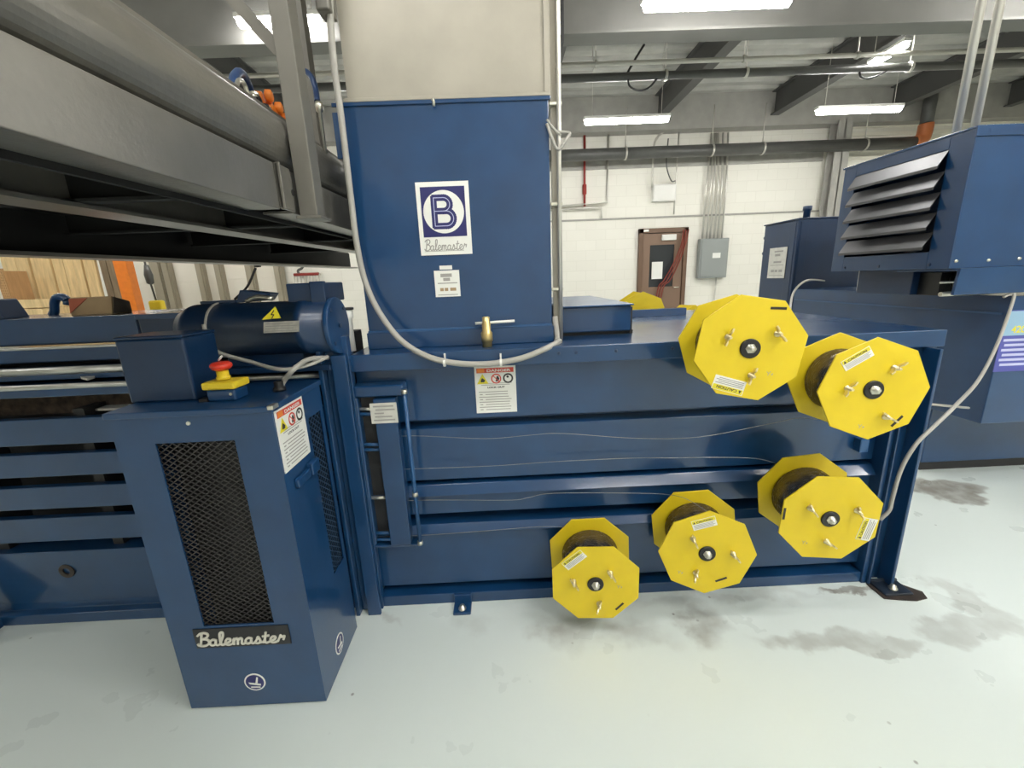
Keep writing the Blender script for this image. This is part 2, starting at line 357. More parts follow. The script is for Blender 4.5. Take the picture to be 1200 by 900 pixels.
# wall-mounted gear
def panel_box():
    a, b = onY(821, 280, 8.75), onY(851, 325, 8.75); t = thing('electrical_panel', 'grey electrical panel on the white rear wall, right of the brown door', 'electrical panel', ((a.x+b.x)/2, 8.88, b.z))
    MB().box(a.x, b.x, 8.75, 8.868, b.z, a.z).build('enclosure', PANELG, t, bev=.008)
    MB().box(a.x+.03, b.x-.03, 8.735, 8.75, b.z+.03, a.z-.03).build('panel_door', PANELG, t, bev=.005)
    MB().box(a.x+.26, a.x+.42, 8.73, 8.735, a.z-.38, a.z-.28).build('nameplate', WHITE, t)
    for k, px in enumerate((824, 829, 833, 838, 842, 847)):
        x = onY(px, 270, 8.8).x; x2 = onY((833, 836, 838, 840, 846, 852)[k], 180, 8.8).x
        MB().tube([(x, 8.82, a.z-.02), (x+.01, 8.82, 2.9), (x2+.0, 8.82, 3.85)], .018, 8).build('conduit', CONDUIT, t)
    MB().tube([((a.x+b.x)/2+.12, 8.82, b.z), ((a.x+b.x)/2+.12, 8.82, .05)], .015, 8).build('conduit', CONDUIT, t)
    return t
panel_box()
def junction():
    a, b = onY(766, 216, 8.78), onY(792, 235, 8.78); t = thing('wall_junction_box', 'pale square junction box high on the rear wall above the brown door', 'junction box', ((a.x+b.x)/2, 8.88, b.z))
    MB().box(a.x, b.x, 8.78, 8.899, b.z, a.z).build('enclosure', FIXT, t, bev=.01)
    MB().box(a.x+.02, b.x-.02, 8.77, 8.78, b.z+.02, a.z-.02).build('cover', FIXT, t, bev=.006)
    MB().tube(spline([(a.x-.02, 8.8, a.z-.05), (a.x-.02, 8.8, a.z+.55), (a.x+.02, 8.8, a.z+.8), (a.x+.2, 8.8, a.z+.95)], 4), .02, 8).build('conduit', CONDUIT, t)
    MB().tube([(b.x, 8.8, a.z+.9), (b.x-.02, 8.8, 2.42)], .014, 8).build('conduit', CONDUIT, t)
    MB().tube(spline([(b.x-.2, 8.8, a.z+.8), (b.x-.22, 8.78, a.z+.35), (b.x-.12, 8.77, a.z+.06), (b.x-.02, 8.8, a.z+.05)], 6), .012, 8).build('cable', PIPE, t)
junction()
# red riser and grey pipe loop beside the hopper
t = thing('fire_riser', 'thin red sprinkler riser pipe with a valve on the rear wall', 'pipe', (onY(685, 200, 8.8).x, 8.8, 2.45))
p0, p1 = onY(685, 156, 8.8), onY(685, 242, 8.8)
MB().tube([p0, p1], .023).build('pipe', REDP, t); MB().lathe(onY(685, 222, 8.8), (0, 0, -1), [(-.1, .022), (-.08, .042), (.08, .042), (.1, .022)], 12).build('valve', REDP, t)
mb = MB().tube([onY(713, 156, 8.8), onY(711, 237, 8.8), onY(645, 243, 8.8)], .024, 8).tube([onY(645, 246, 8.8), onY(705, 243, 8.8), onY(705, 256, 8.8)], .022, 8)
tag(mb.build('wall_pipe', CONDUIT), 'thin grey pipe dropping and turning left beside the red riser', 'pipe')
# overhead pipes
def pipe_run(name, m, r, pts, label, hang=()):
    t = thing(name, label, 'pipe', pts[0]); MB().tube(pts, r, 14).build('pipe', m, t)
    for (x, y, z, top) in hang:
        mb = MB().ring(Pl((x, y, z), (0, 1, 0), (0, 0, 1)), 0, 0, r, r+.014, -.015, .015, 14); mb.tube([(x, y, z+r), (x, y, top)], .008, 6)
        mb.build('hanger', CONDUIT, t)
    return t
pz = onY(700, 181, 8.45).z
pipe_run('overhead_pipe', PIPE, .10, [(-3.4, 8.45, pz), (onY(1074, 166, 8.45).x, 8.45, pz)], 'thick dark pipe running along the rear wall below the roof', [(onY(px, 175, 8.45).x, 8.45, pz, 4.2) for px in (733, 834, 893, 1012)])
e1 = onY(1078, 163, 8.45)
pA, pB, pC = onY(1072, 165, 8.45), onY(1080, 162, 8.45), onY(1085, 148, 8.45)
t = pipe_run('vent_pipe', PIPE, .10, [(pC.x, 8.45, pC.z), (pC.x, 8.45, 4.44)], 'dark upright pipe with a copper coloured elbow at the end of the thick wall pipe')
MB().tube(spline([(pA.x-.02, 8.45, pz), (pA.x+.06, 8.45, pz), (pC.x-.02, 8.45, pz+.07), (pC.x, 8.45, pC.z-.05), (pC.x, 8.45, pC.z+.04)], 5), .115, 14).build('elbow', COPPER, t)
z1 = onY(700, 75, 5.6).z; z2 = onY(700, 91, 5.75).z
pipe_run('sprinkler_pipe', PIPE_L, .025, [(-6, 5.6, z1), (10, 5.6, z1)], 'slim pale pipe hung across the roof bay, higher of the two near the girder', [(onY(px, 70, 5.6).x, 5.6, z1, 4.44) for px in (698, 872, 1004)])
pipe_run('cable_pipe', PIPE, .045, [(-6, 5.75, z2), (10, 5.75, z2)], 'dark pipe hung across the roof bay just below the slim pale pipe', [(onY(px, 85, 5.75).x, 5.75, z2, 4.44) for px in (780, 874, 1065)])
# loose cable drops below the pipes
mb = MB().tube(spline([onY(736, 93, 5.74), onY(738, 101, 5.74), onY(748, 106, 5.74), onY(760, 103, 5.74), onY(771, 91, 5.74)], 6), .012, 8).tube([onY(755, 52, 5.74), onY(744, 70, 5.74), onY(735, 86, 5.74)], .014, 8)
tag(mb.build('hanging_cable', BLACK), 'black cable looping below the dark pipe above the left roof lamp', 'cable')
mb = MB().tube(spline([onY(1007, 83, 5.74), onY(1009, 90, 5.74), onY(1017, 92, 5.74), onY(1030, 88, 5.74), onY(1042, 81, 5.74)], 6), .012, 8)
tag(mb.build('hanging_cable', BLACK), 'black cable looping below the dark pipe above the right roof lamp', 'cable')
# twin conduits dropping to the louvred unit
for (xa, ya, xb, yb, lab) in ((1121, 152, 1150, -40, 'left one of two pale vertical conduits rising from the louvred cabinet'), (1142, 150, 1173, -40, 'right one of two pale vertical conduits rising from the louvred cabinet')):
    p = onY(xa, ya, 2.72)
    t = thing('riser_conduit', lab, 'conduit', (p.x, 2.72, 1.895), 'conduits above the louvred cabinet')
    MB().tube([(p.x, 2.72, 1.893), (p.x, 2.72, 4.44)], .022, 12).build('tube', CONDUIT, t); MB().lathe((p.x, 2.72, 1.899), (0, 0, 1), [(0, .034), (.02, .034), (.022, .026), (.05, .026)], 12).build('coupling', CONDUIT, t)

# strip lamps
def lamp(cx, cy, z, length, label, along='x', n=None, grp='strip lamps under the roof'):
    t = thing('strip_lamp', label, 'lamp', (cx, cy, z), grp)
    def B(l0, l1, w, z0, z1): return MB().box(cx+l0, cx+l1, cy-w, cy+w, z0, z1) if along == 'x' else MB().box(cx-w, cx+w, cy+l0, cy+l1, z0, z1)
    h = length/2
    B(-h, h, .045, z+.05, z+.09).build('housing', FIXT, t, bev=.006)
    mb = MB(); A = Vector((1, 0, 0)) if along == 'x' else Vector((0, 1, 0)); O = Vector((cx, cy, z+.035))-A*(h-.02)
    mb.lathe(O, A, [(0, .03), (.01, .045), (length-.05, .045), (length-.04, .03)], 16); mb.build('diffuser', LED, t)
    for s in (-.8, .8):
        p = Vector((cx, cy, z+.09))+A*(h*s); MB().tube([p, (p.x, p.y, ZC)], .004, 6).build('hanger_wire', CONDUIT, t)
    return t
a, b = onY(684, 142, 6.5), onY(785, 137, 6.5); lamp((a.x+b.x)/2, 6.5, a.z-.04, b.x-a.x, 'lit strip lamp in the rear roof bay, just right of the hopper')
a, b = onY(956, 130, 6.5), onY(1057, 126, 6.5); lamp((a.x+b.x)/2, 6.5, a.z-.04, b.x-a.x, 'lit strip lamp in the rear roof bay, above the louvred cabinet')
a, b = onY(752, 6, 3.9), onY(929, -2, 3.9); lamp((a.x+b.x)/2, 3.9, a.z-.035, b.x-a.x, 'nearest lit strip lamp, cut by the top edge of the picture')
a, b = onZ(1020, 76, 3.75), onZ(1063, 51, 3.75); lamp((a.x+b.x)/2, (a.y+b.y)/2, 3.72, abs(a.y-b.y)*1.05, 'short strip lamp seen end on between the roof beams', 'y')
a, b = onY(276, 22, 4.3), onY(376, 19, 4.3); lamp((a.x+b.x)/2, 4.3, a.z-.06, b.x-a.x, 'lit strip lamp behind the grey conveyor post, top left')
for (x, y) in ((-.7, .2), (1.9, .3), (5.1, 1.2), (2.6, -.9), (3.6, -1.0), (1.5, -1.6), (5.3, -1.4), (-5.0, 1.3), (-5.0, 4.2), (-5.0, 6.6), (-1.6, 6.6), (3.4, -3.6), (-3.6, -3.2), (8.3, 3.9), (8.3, .6), (5.1, 3.9), (-8.3, 6.5), (-8.3, 3.6)):
    lamp(x, y, 3.40, 1.22, 'unseen lit strip lamp added outside the picture', grp='added strip lamps beyond the picture')

# ------------------------------------------------------------------ left background goods
def lumber():
    Y0 = 6.0
    t = thing('lumber_rack', 'upright pale pine boards stacked in the left background behind the baler', 'lumber', (-6.2, Y0, 0))
    edges = [-10, 8, 24, 39, 50, 64, 76, 87, 97, 103.5]
    for a, b in zip(edges, edges[1:]):
        xa, xb = onY(a, 300, Y0).x, onY(b, 300, Y0).x
        d = random.uniform(0, .04); lean = .03
        MB().hexa([(xa+.006, Y0+d, 0), (xb-.006, Y0+d, 0), (xb-.006, Y0+d+.04, 0), (xa+.006, Y0+d+.04, 0), (xa+.006, Y0+d+.1, 2.6), (xb-.006, Y0+d+.1, 2.6), (xb-.006, Y0+d+.14, 2.6), (xa+.006, Y0+d+.14, 2.6)]).build('board', PINE, t, bev=.004)
    for a, b in ((104, 112), (113, 121), (122, 132)):
        xa, xb = onY(a, 300, Y0).x, onY(b, 300, Y0).x; MB().box(xa, xb, Y0+.12, Y0+.18, 0, 2.6).build('board', PINE_D, t, bev=.004)
    MB().box(onY(0, 300, Y0).x-.4, onY(132, 300, Y0).x, Y0+.2, Y0+.26, .3, .42).box(onY(0, 300, Y0).x-.4, onY(132, 300, Y0).x, Y0+.2, Y0+.26, 2.2, 2.32).build('cross_rail', PINE_D, t)
    return t
lumber()
a = onY(134, 300, 5.9); b = onY(149, 300, 5.9)
mb = MB().box(a.x, b.x, 5.85, 5.87, 0, 2.8).box(a.x, a.x+.02, 5.87, 5.97, 0, 2.8).box(b.x-.02, b.x, 5.87, 5.97, 0, 2.8).box(a.x-.04, b.x+.04, 5.83, 6.0, 0, .015)
tag(mb.build('rack_upright', ORANGE), 'orange steel rack upright beside the pale boards, left background', 'rack post')
a, b = onY(-8, 315, 5.7), onY(14, 352, 5.7)
t = thing('wooden_crate', 'tan wooden crate at the left edge, in front of the pale boards', 'crate', ((a.x+b.x)/2, 5.8, 0))
CRATE = mat('crate_board', (.50, .30, .14), .75, noise=.12, nscale=6, stretch=(6, 6, .8))
for k in range(5): MB().box(a.x+k*(b.x-a.x)/5+.004, a.x+(k+1)*(b.x-a.x)/5-.004, 5.70, 5.72, .02, a.z).build('side_board', CRATE, t)
MB().box(a.x, b.x, 5.72, 5.98, 0, a.z-.03).build('crate_body', CRATE, t)
t = thing('stacked_planks', 'flat stack of pale planks lying low behind the baler, far left', 'planks', (onY(30, 360, 5.2).x, 5.2, 0))
a, b = onY(-20, 352, 5.2), onY(68, 352, 5.2)
for k in range(12): MB().box(a.x+random.uniform(0, .1), b.x-random.uniform(0, .1), 5.05, 5.4, .02+k*(a.z-.02)/12, .02+(k+1)*(a.z-.02)/12-.012).build('plank', PINE, t)
p = onY(183, 352, 7.0); q = onY(187, 368, 7.0)
t = thing('control_pendant', 'yellow pendant control hanging on a grey cable in the left background', 'control pendant', (p.x, 7.0, .85))
MB().box(p.x-.10, p.x+.10, 6.94, 7.06, p.z-.42, p.z).build('handset', YEL2, t, bev=.03)
MB().tube([(p.x, 7.0, p.z-.01), (p.x-.03, 7.0, p.z+.35), (p.x-.06, 7.0, 4.44)], .014, 8).build('cable', PIPE, t); MB().lathe((p.x-.022, 7.0, p.z+.25), (0, 0, 1), [(0, .02), (.02, .05), (.15, .06), (.3, .03)], 12).build('cable_grip', PIPE, t)
# sprinkler valve rack seen between motor and hopper
a, b = onY(344, 322, 8.7), onY(375, 334, 8.7)
t = thing('valve_manifold', 'row of small pale pipes under a red header on the rear wall', 'pipe manifold', ((a.x+b.x)/2, 8.75, b.z-.1))
MB().tube([(a.x, 8.72, a.z), (b.x, 8.72, a.z)], .03).build('header_pipe', REDP, t)
for x in (a.x+.05, b.x-.05): MB().box(x-.02, x+.02, 8.74, 8.899, a.z-.02, a.z+.02).build('wall_bracket', CONDUIT, t)
for k in range(9):
    x = a.x+(b.x-a.x)*k/8; MB().tube([(x, 8.72, a.z-.01), (x, 8.72, b.z-.15)], .012, 6).build('branch_pipe', CONDUIT, t)
p = onY(347, 300, 8.7); MB().tube(spline([(p.x+.12, 8.75, 2.35), (p.x+.1, 8.74, a.z+.2), (p.x-.02, 8.73, a.z+.08), (p.x, 8.72, a.z)], 5), .025, 8).build('feed_pipe', PIPE, t)

# ------------------------------------------------------------------ the baler
Yf = 1.476
baler = thing('baler', 'long blue horizontal baler with tall hopper and a ribbed side facing the camera', 'baler', (0, 2.1, 0))
XA, XB = -.56, 1.50
# right-hand side wall: one folded section
prof = [(1.60, 1.048), (1.49, 1.048), (1.49, .998), (1.535, .995), (1.535, .785), (1.60, .783), (1.60, .757), (1.522, .757), (1.522, .54), (1.60, .538), (1.60, .525), (1.518, .522), (1.490, .485), (1.515, .482), (1.515, .395), (1.60, .392), (1.60, .352), (1.512, .350), (1.486, .322), (1.505, .318), (1.505, .075), (1.56, .07), (1.56, 0.047), (1.65, .047), (1.65, 1.048)]
MB().prism([(XA, y, z) for y, z in prof], (XB-XA, 0, 0)).build('side_wall', BLUE, baler, bev=.003)
MB().prism([(XA+.01, y, z) for y, z in ((Yf, 1.06), (Yf, .998), (1.489, .998), (1.489, 1.049), (2.72, 1.049), (2.72, 1.06))], (1.606-XA-.01, 0, 0)).build('top_rail', BLUE, baler, bev=.003)
MB().prism([(XA, y, z) for y, z in ((Yf, .047), (Yf, .0), (1.62, 0), (1.62, .047))], (1.50-XA, 0, 0)).build('base_rail', BLUE, baler, bev=.003)
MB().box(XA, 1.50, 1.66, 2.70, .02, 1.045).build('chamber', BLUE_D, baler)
for px in (655, 675, 722, 788):
    p = onY(px, 413 if px < 700 else 410, Yf); MB().lathe((p.x, Yf, 1.035), (0, -1, 0), [(0, .006), (.003, .006), (.004, .004)], 8).build('rail_bolt', BLUE_D, baler)
# right end post with stiffener
MB().box(1.455, 1.475, 1.468, 1.56, .0, .99).build('end_gusset', BLUE, baler, bev=.002)
MB().box(1.478, 1.60, 1.495, 1.51, .0, 1.045).box(1.545, 1.557, 1.43, 1.495, .0, .998).box(1.475, 1.483, 1.455, 1.51, .0, .98).build('end_post', BLUE, baler, bev=.003)
MB().box(1.59, 1.606, 1.60, 2.70, .98, 1.048).build('end_rail', BLUE, baler, bev=.003)
def foot(x0, x1, y0, y1, m, up=.05, name='foot_plate'):
    f = MB().box(x0, x1, y0, y1, 0, .012).box(x0, x1, y1-.012, y1, 0, up).build(name, m, baler, bev=.004)
    cx, cy = (x0+x1)/2, (y0+y1)/2-.01
    MB().lathe((cx, cy, .012), (0, 0, 1), [(0, .016), (.003, .016), (.004, .011), (.014, .011), (.0141, .005), (.018, .005)], 10).build('anchor_bolt', ZINC, f)
a, b = onZ(531, 722, 0), onZ(552, 720, 0); foot(a.x, b.x, a.y, Yf-.002, BLUE)
foot(1.485, 1.60, 1.385, 1.47, mat('greasy_blue_paint', (.012, .02, .035), .35, noise=.3, nscale=15), .02)
MB().poly(Pl((0, 0, .002), (1, 0, 0), (0, 1, 0)), [(1.47, 1.375), (1.52, 1.365), (1.585, 1.355), (1.635, 1.365), (1.65, 1.40), (1.61, 1.44), (1.60, 1.46), (1.47, 1.46)], 0, .003).build('grease_patch', RUST, baler)
# small window plate near reel two
MB().box(1.37, 1.405, 1.49, 1.522, .585, .64).build('guide_block', BLUE_L, baler, bev=.004)

# left chamber: rails, ledges and slats
XL0, XL1 = -2.65, -.60
def zpx(py, Y): return onY(0, py, Y).z
y1, y2, y3 = 1.60, 1.565, 1.52
MB().prism([(XL0, y, z) for y, z in ((y1, zpx(375, y1)), (y1, zpx(406, y1)), (1.66, zpx(406, y1)), (1.66, zpx(375, y1)-.012), (2.0, zpx(375, y1)-.012), (2.0, zpx(375, y1)))], (onY(158, 372, y1).x-XL0, 0, 0)).build('upper_rail', BLUE, baler, bev=.003)
def slat(z1, z0, Y, t=.03, m=BLUE, nm='side_slat'):
    return MB().box(XL0, XL1, Y, Y+t, z0, z1).build(nm, m, baler, bev=.003)
za = zpx(410, y2); zb = zpx(427, y2)
MB().box(XL0, XL1, y2, 1.66, zb, za).build('side_ledge', BLUE, baler, bev=.003)
zc = zpx(436, y3); zd = zpx(448, y3)
MB().box(XL0, XL1, y3, 1.66, zd, zc).build('side_ledge', BLUE, baler, bev=.003)
STEEL = mat('bright_steel', (.55, .55, .53), .38, metal=.75, noise=.25, nscale=18, stretch=(.6, 4, 4))
for z_, y_, r_ in ((za, y2, .005), (zc, y3, .015), (zpx(455, Yf), Yf, .010)):  # pale steel bars added to make the ledge edges bright
    MB().tube([(XL0, y_+r_*.5, z_-r_*.4), (XL1, y_+r_*.5, z_-r_*.4)], r_, 12).build('bright_edge', STEEL, baler)
ze = zpx(455, Yf); zf = zpx(468, Yf)
MB().box(XL0, XL1, Yf, 1.66, zf, ze).build('side_ledge', BLUE, baler, bev=.003)
for hi, lo in ((.876, .776), (.741, .651), (.609, .518), (.480, .379)): slat(hi, lo, Yf)
MB().prism([(XL0, y, z) for y, z in ((Yf, .333), (Yf+.03, .08), (Yf+.03, .05), (Yf, .045), (Yf, 0), (1.64, 0), (1.64, .333))], (XL1-XL0, 0, 0)).build('lower_plate', BLUE, baler, bev=.003)
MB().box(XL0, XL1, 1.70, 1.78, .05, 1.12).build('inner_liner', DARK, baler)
mb = MB().box(XL0, XL1, 1.60, 1.72, .86, .97)
mb.build('pressed_scrap', BALE, baler)
for k in range(5): MB().box(-2.5+k*.45, -2.46+k*.45, 1.51, 1.62, .05, .90).build('slat_rib', DARK, baler)
MB().hexa([(-2.13, 1.36, 0), (-2.105, 1.36, 0), (-2.105, 1.476, 0), (-2.13, 1.476, 0), (-2.13, 1.44, .36), (-2.105, 1.44, .36), (-2.105, 1.476, .36), (-2.13, 1.476, .36)]).build('stiffener', BLUE, baler, bev=.002)
p = onY(80, 668, 1.49); MB().ring(front((p.x, 1.488, p.z)), 0, 0, .014, .03, 0, .006, 20).build('worn_hole', RUST, baler)
# bright scuffs and a bent offcut on the ledges
mb = MB(); P = [onZ(x, y, zd-.0) for x, y in ((95, 444), (118, 437), (124, 439), (103, 446))]
mb.prism(P, (0, 0, .008)); mb.build('bent_offcut', WHITE_D, baler)
P = [onZ(x, y, .876) for x, y in ((112, 482), (148, 469), (155, 478), (150, 481))]
MB().prism([p+Vector((0, 0, .002)) for p in P], (0, 0, .008)).build('bent_offcut', WHITE_D, baler)

# motor post and wire guide frame
MB().box(-.648, -.632, 1.43, Yf+.03, 0, 1.13).box(-.632, -.548, 1.462, Yf+.02, 0, 1.13).box(-.60, -.548, 1.43, 1.445, 0, 1.07).build('motor_post', BLUE, baler, bev=.003)
gf = MB().box(-.56, -.372, 1.466, 1.53, .905, .948).box(-.56, -.378, 1.462, 1.53, .285, .297).box(-.56, -.54, 1.466, 1.53, .297, .905).build('guide_frame', BLUE, baler, bev=.006)
MB().hexa([(-.482, 1.455, .30), (-.402, 1.455, .30), (-.402, 1.50, .30), (-.482, 1.50, .30), (-.482, 1.455, .90), (-.402, 1.455, .90), (-.402, 1.50, .90), (-.482, 1.50, .90)]).build('guide_plate', BLUE, baler, bev=.003)
MB().box(-.54, -.482, 1.50, 1.55, .30, .90).build('guide_slot', DARK, baler)
mb = MB().tube([(-.365, 1.452, .296), (-.365, 1.452, .925)], .0075, 10); mb.build('guide_rod', BLUE_L, baler)
for z in (.925, .52, .31): MB().lathe((-.365, 1.452, z), (0, 0, 1), [(-.008, .011), (.008, .011)], 10).build('rod_collar', ZINC, baler)
for z in (.86, .84, .72, .70, .50, .345, .315): MB().tube([(-.545, 1.478, z), (-.482, 1.478, z-.002)], .007, 8).build('guide_roller', ZINC if z in (.86, .5) else BLUE_L, baler)
P0 = onY(433, 473, 1.454); P1 = onY(467, 495, 1.454)
pl = MB().rect(front((0, 1.455, 0)), P0.x, P1.z, P1.x, P0.z, 0, .003).build('rating_plate', WHITE_D, baler)
mb = MB(); w = P1.x-P0.x; h = P0.z-P1.z
for k, (a, b) in enumerate(((.12, .88), (.2, .92), (.15, .5), (.15, .8), (.1, .9))):
    z = P0.z-h*(.14+.17*k); mb.rect(front((0, 1.452, 0)), P0.x+w*a, z-h*.05, P0.x+w*b, z+h*.02, 0, .0008)
mb.build('print', INKG, pl)

# hopper
YH = 1.60; hx0, hx1 = -.512, .186; zt, zs = 1.893, 1.127
hop = MB().box(hx0, hx1, YH, 2.55, zs, zt).build('hopper', BLUE, baler, bev=.004)
MB().box(hx0-.005, hx1+.004, YH-.012, 2.55, 1.06, zs-.004).build('hopper_skirt', BLUE, baler, bev=.003)
MB().box(hx0, hx1, YH-.010, YH+.004, zs-.006, zs+.004).build('weld_bead', BLUE_L, baler, bev=.003)
MB().box(hx0-.03, hx1+.006, YH-.006, YH, zt-.012, zt).build('hopper_flange', BLUE, baler, bev=.002)
MB().box(hx0-.03, hx0-.002, YH-.01, YH, zt-.17, zt-.03).build('side_flange', BLUE, baler, bev=.002)
p = onY(509, 122, YH); MB().tube([(p.x, YH-.014, p.z-.012), (p.x, YH-.016, p.z+.004), (p.x-.004, YH-.02, p.z+.008)], .005, 8).build('flange_latch', ZINC, baler)
p = onY(571, 404, Yf+.06)
MB().lathe((p.x, 1.545, 1.06), (0, 0, 1), [(0, .018), (.02, .018), (.021, .021), (.052, .021), (.058, .016), (.085, .016), (.088, .014), (.108, .014), (.111, .008)], 20).build('brass_fitting', BRASS, baler)
a, b = onY(557, 379, YH-.02), onY(603, 376, YH-.02)
MB().tube([(a.x, YH-.022, a.z), (b.x, YH-.022, b.z)], .0055, 8).build('white_tie', WHITE, baler)
# logo sign on the hopper
P = front((0, YH-.001, 0))
A, B = onY(485.5, 219.5, YH), onY(549.5, 297.5, YH); sw, sh = .186, .245; sx, sz = A.x+.004, B.z
sign = MB().rect(P, sx, sz, sx+sw, sz+sh, 0, .003).build('logo_sign', WHITE, baler)
nz0, nz1 = sz+.062, sz+sh-.016; nx0, nx1 = sx+.015, sx+sw-.015
MB().rect(P, nx0, nz0, nx1, nz1, .003, .0036).build('navy_square', NAVY, sign)
cx, cz, cr = (nx0+nx1)/2, (nz0+nz1)/2, .072
MB().disc(P, cx, cz, cr, .0036, .0042, 48).build('white_circle', WHITE, sign)
def letterB(mb, w, h0, h1, s=1.0):
    bx, by = cx-.033, cz-.047; H2 = .094
    st = [(bx, by), (bx, by+H2)]; mb.stroke(P, st, w, h0, h1)
    def bowl(y0, y1, xm):
        r = (y1-y0)/2; pts = [(bx, y1), (xm, y1)]+[(xm+r*math.sin(t), y0+r+r*math.cos(t)) for t in [PI*k/14 for k in range(15)]]+[(xm, y0), (bx, y0)]
        mb.stroke(P, pts, w, h0, h1)
    bowl(by+H2*.53, by+H2, bx+.034); bowl(by, by+H2*.53, bx+.042)
    return mb
letterB(MB(), .0215, .0042, .0048).build('letter', NAVY, sign)
letterB(MB(), .0024, .0048, .0056).build('letter_inline', LILAC, sign)
script(MB(), P, sx+.014, sz+.016, sw-.030, .038, .0034, .003, .0036).build('lettering', INKG, sign)
MB().rect(P, sx+.014, sz+.0125, sx+sw-.03, sz+.0145, .003, .0034).build('underline', INKG, sign)
A, B = onY(508.5, 317.5, YH), onY(540, 347, YH)
lb = MB().rect(P, A.x, B.z, B.x, A.z, 0, .003).build('inspection_label', WHITE, baler)
w, h = B.x-A.x, A.z-B.z; mb = MB()
for (u0, v0, u1, v1) in ((.25, .75, .7, .88), (.35, .6, .62, .72), (.12, .50, .9, .54), (.1, .06, .9, .09)): mb.rect(P, A.x+u0*w, B.z+v0*h, A.x+u1*w, B.z+v1*h, .003, .0034)
mb.build('print', INKG, lb)
mb = MB()
for (u0, v0, u1, v1) in ((.2, .22, .34, .34), (.38, .22, .52, .34), (.60, .22, .84, .34)): mb.rect(P, A.x+u0*w, B.z+v0*h, A.x+u1*w, B.z+v1*h, .003, .0034)
mb.build('brown_print', CARD, lb)
A, B = onY(515, 311.5, YH), onY(530, 315.5, YH); MB().rect(P, A.x, B.z, B.x, A.z, 0, .002).build('masking_tape', WHITE, baler)

def warning_sign(par, P, u0, v0, u1, v1, name='warning_sticker'):
    st = MB().rect(P, u0, v0, u1, v1, 0, .0025).build(name, WHITE, par)
    w, h = u1-u0, v1-v0; H0, H1 = .0025, .0031
    def R(mb, a, b, c, d): return mb.rect(P, u0+a*w, v0+b*h, u0+c*w, v0+d*h, H0, H1)
    R(MB(), .05, .865, .95, .965).build('header_band', INKR, st)
    MB().rect(P, u0+.07*w, v0+.875*h, u0+.24*w, v0+.955*h, H1, H1+.0004).build('header_symbol', INKO, st)
    MB().text(P, 'DANGER', u0+.30*w, v0+.885*h, .075*h, H1+.0003, width=.58*w, bold=.0004).build('header_text', WHITE, st)
    c = v0+.735*h; s = .115*w*1.1
    MB().poly(P, [(u0+.05*w, c-s*.95), (u0+.33*w, c-s*.95), (u0+.19*w, c+s*1.05)], H0, H1).build('yellow_triangle', INKY, st)
    MB().poly(P, [(u0+.14*w, c-s*.6), (u0+.23*w, c-s*.6), (u0+.25*w, c-s*.2), (u0+.18*w, c+.25*s), (u0+.15*w, c-.1*s)], H1, H1+.0005).build('hazard_figure', INK, st)
    MB().ring(P, u0+.52*w, c, .095*w, .125*w, H0, H1).stroke(P, [(u0+.44*w, c+.08*w), (u0+.60*w, c-.08*w)], .018*w, H0, H1).build('prohibition_ring', INKR, st)
    MB().poly(P, [(u0+.50*w, c-.07*w), (u0+.57*w, c-.07*w), (u0+.60*w, c), (u0+.57*w, c+.07*w), (u0+.53*w, c+.05*w)], H0, H1).build('hand_figure', INK, st)
    MB().ring(P, u0+.81*w, c, .085*w, .125*w, H0, H1).disc(P, u0+.80*w, c+.04*w, .03*w, H0, H1, 12).build('mandatory_ring', INK, st)
    MB().text(P, 'LOCK OUT', u0+.30*w, v0+.535*h, .05*h, H0+.0003, width=.42*w, bold=.0004).build('bold_line', INK, st)
    mb = MB()
    for k in range(8):
        y = .45-.055*k
        R(mb, .08 if k % 2 == 0 else .24, y, random.uniform(.78, .92), y+.016)
        if k % 2: R(mb, .10, y, .17, y+.018)
    R(mb, .15, .60, .85, .612); R(mb, .2, .635, .9, .645)
    mb.build('small_print', INKG, st)
    return st
A, B = onY(555.5, 430, 1.534), onY(606, 482, 1.534)
warning_sign(baler, front((0, 1.534, 0)), A.x, B.z, B.x, A.z)

# feed chute above the hopper
chute = thing('feed_chute', 'beige sheet metal chute standing on the blue hopper', 'chute', (-.16, 2.0, zt))
MB().box(-.488, .172, YH+.004, 2.5, zt, 4.44).build('chute_panel', GALV, chute)
MB().box(-.50, .188, YH-.006, YH+.004, zt, zt+.012).build('base_flange', GALV, chute, bev=.002)
MB().box(.172, .192, YH-.004, YH+.03, zt, 4.44).build('corner_angle', GALV, chute, bev=.002)
mb = MB().box(-.575, -.545, 1.9, 1.93, 1.8, 4.44); mb.box(-.575, -.49, 1.93, 1.935, 1.8, 4.44)
mb.build('corner_angle', mat('cream_angle', (.66, .62, .53), .5), chute)
# risers on the hopper's right
t = thing('hopper_conduit', 'pale grey conduit running up the right edge of the hopper', 'conduit', (.215, 1.61, 1.17))
MB().tube([(.221, 1.615, 1.065), (.221, 1.615, 1.75), (.223, 1.615, 1.93), (.223, 1.615, 4.44)], .008, 12).build('tube', CONDUIT, t)
MB().box(.196, .216, 1.63, 1.645, 1.10, 4.44).build('back_strut', GALV, t)
for z in (1.25, 1.55, 1.87): MB().box(.188, .233, 1.612, 1.645, z, z+.012).build('clamp', ZINC, t, bev=.003)
a = onY(655, 155, 1.6)
mb = MB().tube(spline([onY(641, 145, 1.59), onY(646, 160, 1.585), onY(654, 175, 1.585), onY(664, 163, 1.59), onY(667, 156, 1.6), onY(654, 155, 1.6)], 6), .0055, 8).tube(spline([onY(641, 140, 1.59), onY(648, 150, 1.585), onY(656, 158, 1.585)], 5), .004, 8)
mb.build('wire_loop', CABLE, t)
a, b = onY(648, 0, 1.68), onY(661, 49, 1.68)
